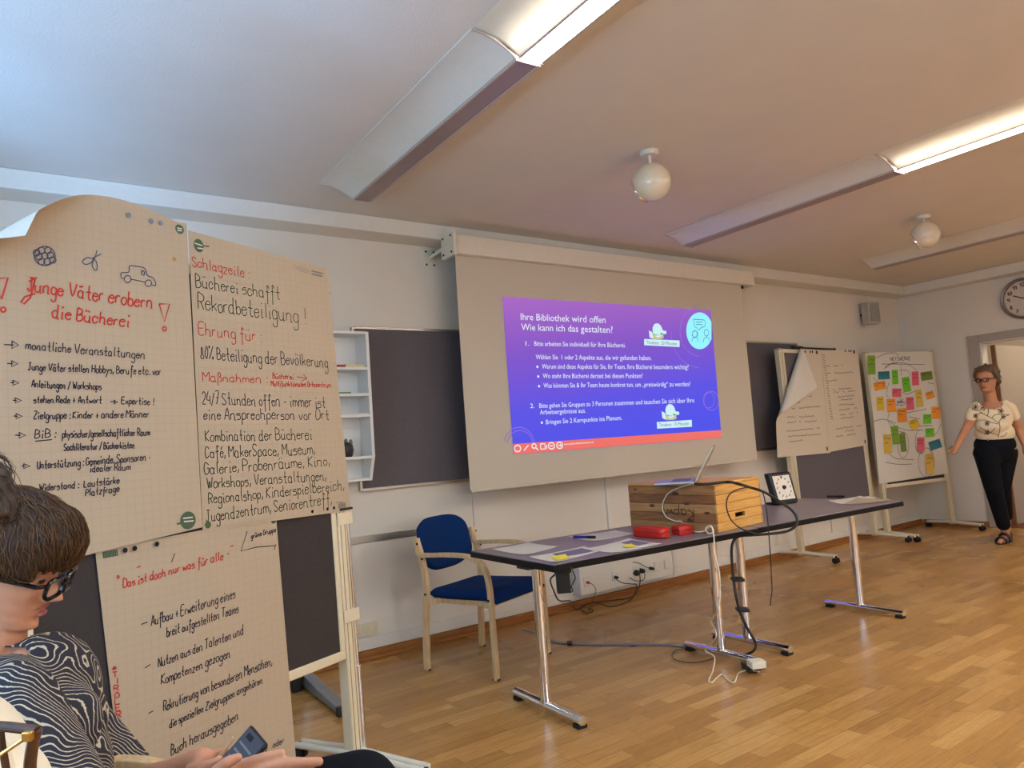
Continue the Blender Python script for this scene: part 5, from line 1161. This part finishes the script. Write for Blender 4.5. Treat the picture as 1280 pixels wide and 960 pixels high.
# hands
def small_hand(mb, w, d, side, s=1.0, curl=.5):
    d = V(d).normalized(); sd = V(side).normalized(); nn = d.cross(sd).normalized()
    chain(mb, [w, w+d*.045*s, w+d*.085*s], [.024*s, .030*s, .028*s])
    for i, (o, L) in enumerate(((-.030, .062), (-.010, .072), (.010, .068), (.028, .052))):
        k0 = w+d*.085*s+sd*o*s; k1 = k0+(d*(1-curl*.3)+nn*curl*.5).normalized()*L*.55*s; k2 = k1+(d*(1-curl)+nn*curl).normalized()*L*.5*s
        chain(mb, [w+d*.05*s+sd*o*.8*s, k0, k1, k2], [.010*s, .0105*s, .0092*s, .0075*s], 10)
    t0 = w+d*.02*s-sd*.022*s; t1 = t0+(d*.6-sd*.7+nn*.3).normalized()*.042*s; t2 = t1+(d*.9-sd*.1+nn*.4).normalized()*.036*s
    chain(mb, [t0, t1, t2], [.015*s, .0125*s, .009*s], 10)
small_hand(body, J(1196.5, 556, .12), J(1190, 570, .16)-J(1196.5, 556, .12), -CF, .95, .6)
small_hand(body, J(1281, 557, .02), J(1284, 572, .08)-J(1281, 557, .02), CF, .95, .6)
bd_ = fuse(body, .0065, 3); bo = bd_.build('body', SK1, wm, smooth=80)
M_shirt = mat('cream_cotton_jersey', (236, 216, 178), .9, var=.02, bump=.1, bscale=300)
top = MB(); r_ = .014
top.ell(chest+V((0, 0, .01)), (.105+r_, .160+r_, .165), M3b).ell(J(1243, 541, .005), (.122, .172, .115), M3b).ell(J(1240, 531, .06), (.10, .15, .09), M3b)
chain(top, [J(1224, 507, .01), shL, J(1213, 521, .03)], [.050, .056, .053]); chain(top, [J(1256, 506, -.01), shR, J(1267.5, 520, -.03)], [.050, .056, .053])
tf = fuse(top, .008, 5)
cut = MB()
def trim_mesh(m, keep):
    idx = {}; v2 = []
    out = MB()
    fs = [f for f in m.f if all(keep(m.v[i]) for i in f)]
    for f in fs:
        for i in f:
            if i not in idx: idx[i] = len(v2); v2.append(m.v[i])
    out.v = v2; out.f = [tuple(idx[i] for i in f) for f in fs]; return out
zh = J(1243, 549.5).z; nkc = J(1237, 497, .03)
tf = trim_mesh(tf, lambda p: p.z > zh and (p-nkc).length > .118)
to_ = tf.build('t_shirt', M_shirt, wm, smooth=80)
so = to_.modifiers.new('thick', 'SOLIDIFY'); so.thickness = .004; so.offset = -1
bv = BVHTree.FromPolygons([tuple(p) for p in tf.v], tf.f)
def drape(mb, bvh, polys, wd_, off=.0025):
    for s in polys:
        pts = []; ns = []
        for a in (smooth2([V(q) for q in s], 5) if len(s) > 2 else [V(s[0]).lerp(V(s[1]), t/4) for t in range(5)]):
            d = ray(a[0], a[1]).normalized(); h = bvh.ray_cast(CP, d)
            if h[0] is None: continue
            n_ = h[1] if h[1].dot(d) < 0 else -h[1]
            pts.append(h[0]+n_*off); ns.append(n_)
        if len(pts) > 1: mb.ribbon(pts, ns, wd_)
c3 = lambda x, y: (1180+x/7.38, 440+y/7.38)
fl_ = [[(500, 790), (515, 700), (510, 640), (550, 600), (600, 580)], [(510, 660), (450, 620), (400, 590), (320, 545)], [(440, 615), (470, 580), (540, 575), (600, 580)], [(400, 590), (410, 540), (390, 500), (400, 475)], [(300, 640), (370, 628), (440, 650), (500, 665)], [(280, 600), (300, 575), (350, 560)], [(520, 780), (560, 770), (580, 740)], [(330, 690), (400, 730), (500, 770)], [(370, 760), (430, 740), (470, 700)], [(250, 510), (300, 540), (350, 520)]]
for cx, cy, rr in ((290, 510, 26), (360, 510, 24), (490, 505, 28), (525, 545, 20), (398, 660, 18), (400, 740, 18), (290, 590, 16), (545, 600, 16)):
    for k_ in range(5): a = 2*PI*k_/5; fl_.append([(cx, cy), (cx+rr*math.cos(a-.35), cy+rr*math.sin(a-.35)), (cx+rr*1.25*math.cos(a), cy+rr*1.25*math.sin(a)), (cx+rr*math.cos(a+.35), cy+rr*math.sin(a+.35)), (cx, cy)])
k = MB(); drape(k, bv, [[c3(*q) for q in s] for s in fl_], .0055); k.build('flower_print', mat('dark_print_brown', (72, 52, 48), .8), to_, smooth=0)
M_trs = mat('black_trouser_cloth', (12, 13, 19), .9, var=.1, bump=.1, bscale=300, spec=.2)
tr = MB()
tr.ell(J(1243.5, 556, 0), (.125, .180, .13), M3b).ell(J(1244, 566, -.01), (.135, .192, .10), M3b)
al2 = kl.lerp(al, .80); ar2 = kr.lerp(ar, .85)
chain(tr, [hl, kl, al2], [.108, .078, .060]); chain(tr, [hr, kr, ar2], [.110, .078, .060])
tf2 = fuse(tr, .008, 4); tf2 = trim_mesh(tf2, lambda p: p.z < zh+.022)
tf2.build('trousers', M_trs, wm, smooth=80)
MB().ell(J(1235, 549.5, .14), (.012, .012, .009)).build('belt_button', M_alu, wm)
M_hair1 = mat('greying_brown_hair', (112, 88, 66), .6, var=.25, scale=60)
hm = MB(); hm.ell(HM @ V((-.035, 0, .045)), (.086, .090, .086), HM.to_3x3()).ell(HM @ V((-.065, 0, -.02)), (.055, .078, .065), HM.to_3x3()); hair_geo(hm, HM, 1.05, -.080, -.010, .084, .020, 3, .013); hm = fuse(hm, .005, 1); k = MB(); strands(k, hm, HM, 260, .06, .0028, 5, (-.3, 0, -1), .012, .006)
hm.add(k.v, k.f); hm.build('hair', M_hair1, wm, smooth=70)
k = MB()
def glasses(mb, M, x=.106, z=.003, w_=.022, h=.013, th=.0022, temple=-.01, sq=.7):
    for s in (-1, 1):
        cy = s*.032; pts = [M @ V((x-.010*(abs(cy+w_*math.cos(a))/.06)**2, cy+w_*math.copysign(abs(math.cos(a))**sq, math.cos(a)), z+h*math.copysign(abs(math.sin(a))**sq, math.sin(a)))) for a in [2*PI*i/24 for i in range(25)]]
        mb.tube(pts, th, 6, caps=False)
        mb.tube([M @ V((x-.012, s*.056, z+.006)), M @ V((x-.022, s*.078, z+.007)), M @ V((.04, s*.083, z+.005)), M @ V((temple, s*.083, z+.002)), M @ V((temple-.02, s*.080, z-.018))], th*1.1, 6)
    mb.tube([M @ V((x-.001, -.011, z+.003)), M @ V((x+.003, 0, z+.005)), M @ V((x-.001, .011, z+.003))], th, 6)
    return mb
glasses(k, HM, .114, .002, .024, .015, .0042); k.build('glasses', mat('dark_glasses_frame', (26, 20, 18), .3), wm)
k = MB()
lip = MB()
for s in (-1, 1): k.ell(HM @ V((.0835, s*.031, .002)), (.004, .0065, .005), HM.to_3x3()); 
k.build('eyes', mat('dark_eyes', (40, 28, 22), .3), wm)
k = MB(); k.ell(HM @ V((.0965, 0, -.0662)), (.006, .021, .0055), HM.to_3x3()); k.build('lips', mat('lips', (150, 84, 70), .5), wm)
# sandals on the standing foot
sb = V((al.x, al.y, 0)); sdv = V((fdir.x, fdir.y, 0)).normalized(); ssd = V((-sdv.y, sdv.x, 0))
sm = MB()
ol = [sb-sdv*.075+ssd*.03, sb-sdv*.02+ssd*.038, sb+sdv*.08+ssd*.046, sb+sdv*.16+ssd*.038, sb+sdv*.195, sb+sdv*.16-ssd*.038, sb+sdv*.08-ssd*.044, sb-sdv*.02-ssd*.036, sb-sdv*.075-ssd*.03]
sm.prism([p+V((0, 0, .0)) for p in ol], (0, 0, .016))
M_shoe = mat('black_sandal_leather', (22, 17, 16), .45)
sh = sm.build('sandal', M_shoe, wm, .004)
k = MB()
for a_, hgt, wq in ((.13, .050, .024), (.055, .078, .02)):
    arc = [sb+sdv*(a_-.01*abs(math.cos(t)))+ssd*(.050*math.cos(t))+V((0, 0, .010+hgt*math.sin(t))) for t in [PI*i/12 for i in range(13)]]
    for d_ in (-wq/2, wq/2): pass
    k.tube(arc, .011, 8, flat=1)
k.tube([sb+ssd*.042+V((0, 0, .01)), sb-sdv*.05+ssd*.03+V((0, 0, .075)), sb-sdv*.075+V((0, 0, .085)), sb-sdv*.05-ssd*.03+V((0, 0, .075)), sb-ssd*.042+V((0, 0, .01))], .009, 8)
k.build('straps', M_shoe, sh)
# ---------------------------------------------------------------- the seated woman with the phone
SK2 = skin('skin_fair_warm', (208, 146, 112))
SD = 1.45
def K(x, y, dz=0): return OD(x, y, SD-dz)
pitch = R(20)
fw = (CR*.985+CF*.17).normalized(); upv = CU
f2_ = fw*math.cos(pitch)-upv*math.sin(pitch); u2_ = upv*math.cos(pitch)+fw*math.sin(pitch)
H2 = frame(K(8, 703), f2_, u2_)
hipc = K(40, 1090)
sw = thing('person', 'seated brown haired woman in black glasses and dark patterned top, holding a phone', 'person', (hipc.x, hipc.y, 0))
body = MB(); head_geo(body, H2, 1.0)
nb_ = K(-14, 822, 0)
chain(body, [H2 @ V((-.025, 0, -.07)), K(-6, 790), nb_], [.055, .055, .066])
ch_ = K(30, 905, 0); M3s = frame(ch_, fw*.9-V((0, 0, .3)), (0, 0, 1)).to_3x3()
body.ell(ch_, (.105, .165, .17), M3s).ell(K(35, 1000), (.11, .15, .16), M3s).ell(K(40, 1075), (.14, .18, .12), M3s)
shn, shf = K(18, 880, .15), K(70, 870, -.15)       # near / far shoulders
eln, elf = K(95, 1005, .20), K(170, 985, -.13)
wrn, wrf = K(222, 985, .06), K(214, 966, -.03)
chain(body, [shn, eln, K(238, 1000, .07)], [.052, .042, .027]); chain(body, [shf, elf, wrf], [.052, .040, .027])
knN, knF = K(395, 1040, .12), K(450, 993, -.06)
hN, hF = K(45, 1090, .10), K(70, 1085, -.10)
chain(body, [hN, knN], [.085, .06]); chain(body, [hF, knF], [.085, .062])
ftN, ftF = V((knN.x+.03, knN.y, .09)), V((knF.x+.05, knF.y, .09))
chain(body, [knN, ftN], [.058, .036]); chain(body, [knF, ftF], [.060, .036])
# hand holding the phone (far hand)
def fing(pts, rs): chain(body, [K(*p) for p in pts], rs, 12)
chain(body, [wrf, K(236, 957, -.02), K(252, 950, -.01)], [.026, .028, .024])
fing([(240, 952, -.01), (249, 946, -.012), (266, 943, -.02), (283, 936, -.03)], [.0115, .0115, .0095, .0075])
fing([(246, 955, -.01), (258, 951, -.015), (276, 950, -.032), (292, 944, -.034)], [.0115, .011, .0095, .0075])
fing([(249, 960, -.01), (262, 958, -.018), (281, 958, -.034), (296, 952, -.036)], [.011, .0105, .0092, .0075])
fing([(250, 966, -.01), (264, 966, -.018), (282, 966, -.034), (294, 961, -.036)], [.010, .0098, .0085, .007])
fing([(238, 965, .02), (252, 960, .035), (264, 955, .038), (274, 950, .034)], [.014, .0125, .0105, .0085])
# open hand (near hand), fingers to the right
chain(body, [K(238, 1000, .07), K(266, 985, .08), K(292, 975, .085)], [.027, .032, .030])
fing([(278, 972, .08), (302, 957, .085), (328, 947.5, .085), (352, 941, .082)], [.0125, .0118, .0098, .0078])
fing([(285, 980, .085), (318, 963, .09), (358, 954, .09), (399, 952, .088)], [.0128, .0122, .0112, .0085])
fing([(286, 987, .085), (318, 974, .09), (354, 966, .09), (388, 964, .088)], [.0125, .0118, .0105, .0082])
fing([(284, 995, .08), (312, 986, .085), (340, 981, .085), (362, 980, .083)], [.0115, .0108, .0092, .0075])
fing([(262, 980, .095), (272, 964, .11), (284, 953, .115), (297, 947, .11)], [.0155, .0135, .011, .0085])
fuse(body, .0034, 4).build('body', SK2, sw, smooth=80)
# patterned blouse
M_bl = mat('navy_wave_print_cloth', (40, 38, 50), .85, var=0, bump=.1, bscale=260)
nt, b_ = nodes_of(M_bl)
tc = nt.nodes.new('ShaderNodeTexCoord'); nz = nt.nodes.new('ShaderNodeTexNoise'); nz.inputs['Scale'].default_value = 7; nz.inputs['Detail'].default_value = 1.5
nt.links.new(tc.outputs['Object'], nz.inputs['Vector'])
vm = nt.nodes.new('ShaderNodeVectorMath'); vm.operation = 'SCALE'; vm.inputs['Scale'].default_value = .26; nt.links.new(nz.outputs['Color'], vm.inputs[0])
va = nt.nodes.new('ShaderNodeVectorMath'); va.operation = 'ADD'; nt.links.new(tc.outputs['Object'], va.inputs[0]); nt.links.new(vm.outputs[0], va.inputs[1])
wv = nt.nodes.new('ShaderNodeTexWave'); wv.wave_type = 'BANDS'; wv.bands_direction = 'DIAGONAL'; wv.inputs['Scale'].default_value = 34; wv.inputs['Distortion'].default_value = 1.2; wv.inputs['Detail'].default_value = 2; wv.inputs['Detail Scale'].default_value = 3
nt.links.new(va.outputs[0], wv.inputs['Vector'])
rp = nt.nodes.new('ShaderNodeValToRGB'); e = rp.color_ramp.elements; e[0].position = .85; e[0].color = lin((38, 36, 48))+(1,); e[1].position = .93; e[1].color = lin((198, 184, 158))+(1,)
nt.links.new(wv.outputs['Fac'], rp.inputs['Fac']); nt.links.new(rp.outputs['Color'], b_.inputs['Base Color'])
bl_ = MB()
bl_.ell(ch_, (.125, .178, .175), M3s).ell(K(40, 1000), (.135, .165, .18), M3s).ell(K(40, 1080), (.155, .195, .12), M3s).ell(K(72, 912, .06), (.075, .08, .085), M3s).ell(K(84, 906, -.06), (.075, .08, .085), M3s)
chain(bl_, [K(-10, 852, .06), shn, shn.lerp(eln, .95)], [.066, .070, .060]); chain(bl_, [K(10, 848, -.07), shf, shf.lerp(elf, 1.02)], [.058, .062, .056])
chain(bl_, [K(-30, 842, 0), K(-10, 850, 0)], [.080, .085])
bf = fuse(bl_, .006, 6); nc_ = K(0, 838, .075)
bf = trim_mesh(bf, lambda p: (p-nc_).length > .050 and (p-K(-6, 800)).length > .056)
bo2 = bf.build('blouse', M_bl, sw, smooth=80); so = bo2.modifiers.new('thick', 'SOLIDIFY'); so.thickness = .003; so.offset = -1
tr = MB(); tr.ell(K(45, 1082), (.16, .20, .11), M3s); chain(tr, [hN, knN, knN.lerp(ftN, .92)], [.105, .078, .055]); chain(tr, [hF, knF, knF.lerp(ftF, .92)], [.105, .084, .055])
fuse(tr, .008, 5).build('trousers', M_trs, sw, smooth=80)
for kn, f_ in ((knN, ftN), (knF, ftF)):
    k = MB(); d_ = V((fw.x, fw.y, 0)).normalized(); b0 = V((f_.x, f_.y, 0))
    chain(k, [b0-d_*.05+V((0, 0, .045)), b0+d_*.07+V((0, 0, .04)), b0+d_*.17+V((0, 0, .03))], [.042, .043, .030]); k.build('shoe', M_shoe, sw, smooth=80)
M_hair2 = mat('chestnut_brown_hair', (58, 38, 24), .55, spec=.3, var=.35, scale=40)
hm = MB(); hair_geo(hm, H2, 1.04, -.085, .004, .055, .030, 9, .007)
fr = MB()       # fringe falling over the forehead towards the glasses
for i in range(26):
    a = (i/25-.5)*1.9
    p0 = H2 @ V((.062*math.cos(a)+.01, .075*math.sin(a), .118-.015*abs(a)))
    chain(fr, [p0, H2 @ V((.100*math.cos(a*.9)+.002, .088*math.sin(a), .082)), H2 @ V((.108*math.cos(a*.9)+.004, .092*math.sin(a), .046)), H2 @ V((.102*math.cos(a*.85)+.010, .091*math.sin(a), .030+.004*math.sin(i*2.1)))], [.016, .016, .012, .004], 8)
for i in range(14):
    a = .95+.09*i
    for s in (-1, 1): chain(fr, [H2 @ V((.05*math.cos(a), s*.075*math.sin(a), .105)), H2 @ V((.105*math.cos(a), s*.100*math.sin(a), .05)), H2 @ V((.108*math.cos(a)+.010, s*.097*math.sin(a), .018-.012*(a > 1.5))), H2 @ V((.10*math.cos(a)+.012, s*.091*math.sin(a), .006-.045*max(0, a-1.45)))], [.016, .015, .012, .005], 8)
hm.add(fr.v, fr.f); hm = fuse(hm, .004, 2)
k = MB(); strands(k, hm, H2, 1200, .10, .0010, 11, (.35, 0, -1), .004, .0022, .18)
hm.build('hair', M_hair2, sw, smooth=70)
M_lock = mat('light_brown_locks', (92, 64, 38), .5, spec=.3, var=.3, scale=60); k.build('hair_locks', M_lock, sw, smooth=80)
k = MB(); glasses(k, H2, .114, -.008, .027, .020, .0042, -.01, .5); k.build('glasses', mat('black_glossy_frame', (14, 14, 18), .2), sw)
k = MB()
for s in (-1, 1): k.ell(H2 @ V((.0825, s*.031, -.004)), (.005, .011, .005), H2.to_3x3())
k.build('eyes', mat('dark_eyes', (40, 28, 22), .3), sw)
k = MB()
for s in (-1, 1): k.tube([H2 @ V((.094, s*.018, .024)), H2 @ V((.0935, s*.034, .029)), H2 @ V((.082, s*.052, .022))], .003, 6)
k.build('eyebrows', M_hair2, sw)
k = MB(); k.ell(H2 @ V((.0925, 0, -.0588)), (.0075, .022, .0045), H2.to_3x3()).ell(H2 @ V((.0935, 0, -.0735)), (.0075, .020, .0052), H2.to_3x3()); k.build('lips', mat('lips_rose', (176, 104, 90), .5), sw)
# the phone
PH = [K(313, 905, .02), K(328, 917, .012), K(290, 966, .040), K(268, 957, .055)]
e1 = (PH[1]-PH[0]); e2 = (PH[3]-PH[0]); W_ = .072; Lp = .155; e2.normalize(); e1 = (e1-e2*e1.dot(e2)).normalized(); 
e1 = (e1*.55-CF*.80).normalized(); e1 = (e1-e2*e1.dot(e2)).normalized(); pn = e1.cross(e2).normalized()
if pn.dot(CP-PH[0]) < 0: pn = -pn
wpx = (PH[1]-PH[0]).length
ph = thing('phone', 'dark smartphone held in the hand of the seated woman', 'phone', PH[0]+e2*.07)
pw = .066; o0 = PH[0]
MB().obox(o0, e1*pw, e2*Lp, pn*-.011).build('phone_body', mat('phone_case_dark', (30, 24, 22), .35), ph, .004)
MB().obox(o0+e1*.003+e2*.004, e1*(pw-.006), e2*(Lp-.008), pn*.0006).build('screen', emis('phone_screen', (88, 98, 120), .55), ph)
k = MB()
for i in range(7): k.obox(o0+e1*.010+e2*(.030+.014*i)+pn*.0007, e1*(.045-.008*(i % 3)), e2*.004, pn*.0003)
k.build('screen_text', emis('phone_text', (150, 160, 180), .5), ph)
MB().obox(o0+e1*.014+e2*.010+pn*.0007, e1*.02, e2*.010, pn*.0003).build('screen_bar', emis('phone_bar', (52, 54, 66), .4), ph)
a = K(276, 944, -.008); b = K(292, 921.5, -.02)
tag(MB().cyl(a-(b-a)*.4, b, .0055, .0035, 8).build('wooden_stick', M_beech, None), 'thin pale wooden stick held beside the phone', 'stick')
# her chair: beech armchair with the far arm showing at the picture edge
cd_ = V((fw.x, fw.y, 0)).normalized(); rzc = math.atan2(cd_.x, -cd_.y); lx = V((math.cos(rzc), math.sin(rzc), 0))
top_ = K(196, 941, -.10); sgn = 1 if lx.dot(CF) > 0 else -1
cpos = V((top_.x, top_.y, 0))-lx*(sgn*.262)-cd_*.15
armchair((cpos.x, cpos.y, 0), rzc, 'beech armchair with blue seat under the seated woman, curved arm showing behind the phone')
# ---------------------------------------------------------------- the person at the left picture edge
FD = .85
def F(x, y, dz=0): return OD(x, y, FD-dz)
H3 = frame(F(-165, 682), CR*.9+CF*.3+V((0, 0, -.25)), (0, 0, 1))
b0 = F(-90, 1500)
pc = thing('person', 'person with dark curly hair in a cream top, cut off by the left picture edge', 'person', (F(-100, 1300).x, F(-100, 1300).y, 0))
body = MB(); head_geo(body, H3, 1.0)
chain(body, [H3 @ V((-.02, 0, -.07)), F(-180, 835), F(-170, 900)], [.055, .056, .07])
cc_ = F(-120, 1080); M3c = frame(cc_, CR*.95+CF*.2, (0, 0, 1)).to_3x3()
body.ell(cc_, (.11, .17, .19), M3c).ell(F(-125, 1280), (.12, .16, .18), M3c).ell(F(-125, 1420), (.15, .19, .12), M3c)
shn, shf = F(-95, 985, .13), F(-110, 950, -.15); eln, elf = F(-20, 1200, .14), F(40, 1190, -.16)
hn3, hf3 = F(150, 1330, .05), F(210, 1300, -.10)
chain(body, [shn, eln, hn3], [.052, .042, .027]); chain(body, [shf, elf, hf3], [.052, .042, .027])
small_hand(body, hn3, CR-CU*.2, CF, .95, .5); small_hand(body, hf3, CR-CU*.2, CF, .95, .5)
dh = V((CR.x, CR.y, 0)).normalized()
hp = F(-125, 1430); hp.z = .53; n3 = V((-dh.y, dh.x, 0))
for s in (-1, 1):
    h_ = hp+n3*s*.09; kn_ = h_+dh*.42+n3*s*.04; kn_.z = .52; an = V((kn_.x+dh.x*.02, kn_.y+dh.y*.02, .09))
    chain(body, [h_, kn_, an], [.085, .06, .038]); chain(body, [an, an+dh*.12+V((0, 0, -.05))], [.036, .028])
fuse(body, .005, 4).build('body', SK2, pc, smooth=80)
for s in (-1, 1):
    h_ = hp+n3*s*.09; kn_ = h_+dh*.42+n3*s*.04; k = MB(); b0 = V((kn_.x+dh.x*.02, kn_.y+dh.y*.02, 0))
    chain(k, [b0-dh*.05+V((0, 0, .047)), b0+dh*.07+V((0, 0, .042)), b0+dh*.17+V((0, 0, .032))], [.043, .044, .031]); k.build('shoe', M_shoe, pc, smooth=80)
cp3 = hp+dh*.06; aw = V((cp3.x-cpos.x, cp3.y-cpos.y, 0)).normalized(); cp3 = cp3+aw*.14
armchair((cp3.x, cp3.y, 0), math.atan2(dh.x, -dh.y), 'beech armchair carrying the person in the cream top at the left edge')
M_cream = mat('cream_knit', (240, 226, 198), .9, var=.03, bump=.25, bscale=500)
gm = MB(); gm.ell(cc_, (.135, .19, .20), M3c).ell(F(-122, 1280), (.14, .18, .19), M3c).ell(F(-125, 1420), (.17, .21, .10), M3c).ell(F(-40, 1040, .03), (.08, .12, .10), M3c)
gm.ell(hp+V((0, 0, .03)), (.15, .19, .08), M3c); chain(gm, [F(-130, 935, .04), shn, shn.lerp(eln, 1)], [.07, .073, .062]); chain(gm, [F(-130, 930, -.06), shf, shf.lerp(elf, 1)], [.07, .073, .062])
gf = fuse(gm, .007, 5); gf.build('knit_top', M_cream, pc, smooth=80)
tr = MB()
for s in (-1, 1):
    h_ = hp+n3*s*.09; kn_ = h_+dh*.42+n3*s*.04; kn_.z = .52; an = V((kn_.x+dh.x*.02, kn_.y+dh.y*.02, .14)); chain(tr, [h_, kn_, an], [.10, .075, .055])
tr.ell(hp, (.16, .19, .11), M3c); fuse(tr, .009, 4).build('trousers', M_trs, pc, smooth=80)
M_hair3 = mat('dark_brown_curls', (52, 36, 26), .45, var=.35, scale=50)
hm = MB(); hair_geo(hm, H3, 1.08, -.095, -.06, .045, .026, 21, .016); hm = fuse(hm, .005, 2); hm.build('hair', M_hair3, pc, smooth=70)
k = MB(); strands(k, hm, H3, 700, .06, .0008, 31, (.3, 0, -.7), .008, .005); k.build('hair_locks', M_hair3, pc, smooth=80)
# brown glasses hanging on the cream top
gb = BVHTree.FromPolygons([tuple(p) for p in gf.v], gf.f)
GD = .60
def G(x, y, dz=0): return OD(x, y, GD-dz)
gt = thing('glasses', 'brown framed glasses with a gold hinge at the lower left picture edge', 'glasses', G(10, 940))
M_br = mat('brown_acetate', (74, 42, 24), .25, var=.2, scale=60, coat=.4)
k = MB(); k.tube(smooth_path([G(-70, 925), G(-40, 908), G(0, 908), G(30, 911), G(46, 913)], 5), .0055, 10, flat=.7); k.build('brow_bar', M_br, gt)
k = MB(); k.tube(smooth_path([G(46, 912), G(41, 930), G(38, 950), G(34, 985), G(10, 1010), G(-30, 1015), G(-60, 985), G(-70, 925)], 5), .0052, 10, flat=.8); k.build('rim', M_br, gt)
k = MB(); k.tube(smooth_path([G(0, 912), G(2, 930), G(6, 952), G(12, 990)], 5), .003, 8); k.build('bridge', M_br, gt)
k = MB(); k.tube([G(-60, 985, .004), G(0, 944, .006), G(38, 918, .007)], .0018, 8); k.build('temple', mat('gold_metal', (206, 160, 84), .25, 1), gt, label='thin gold temple arm')
MB().cbox(G(35, 920, .007), CR, CU, CF, .008, .008, .005).build('hinge', mat('gold_metal', (206, 160, 84), .25, 1), gt, .001)
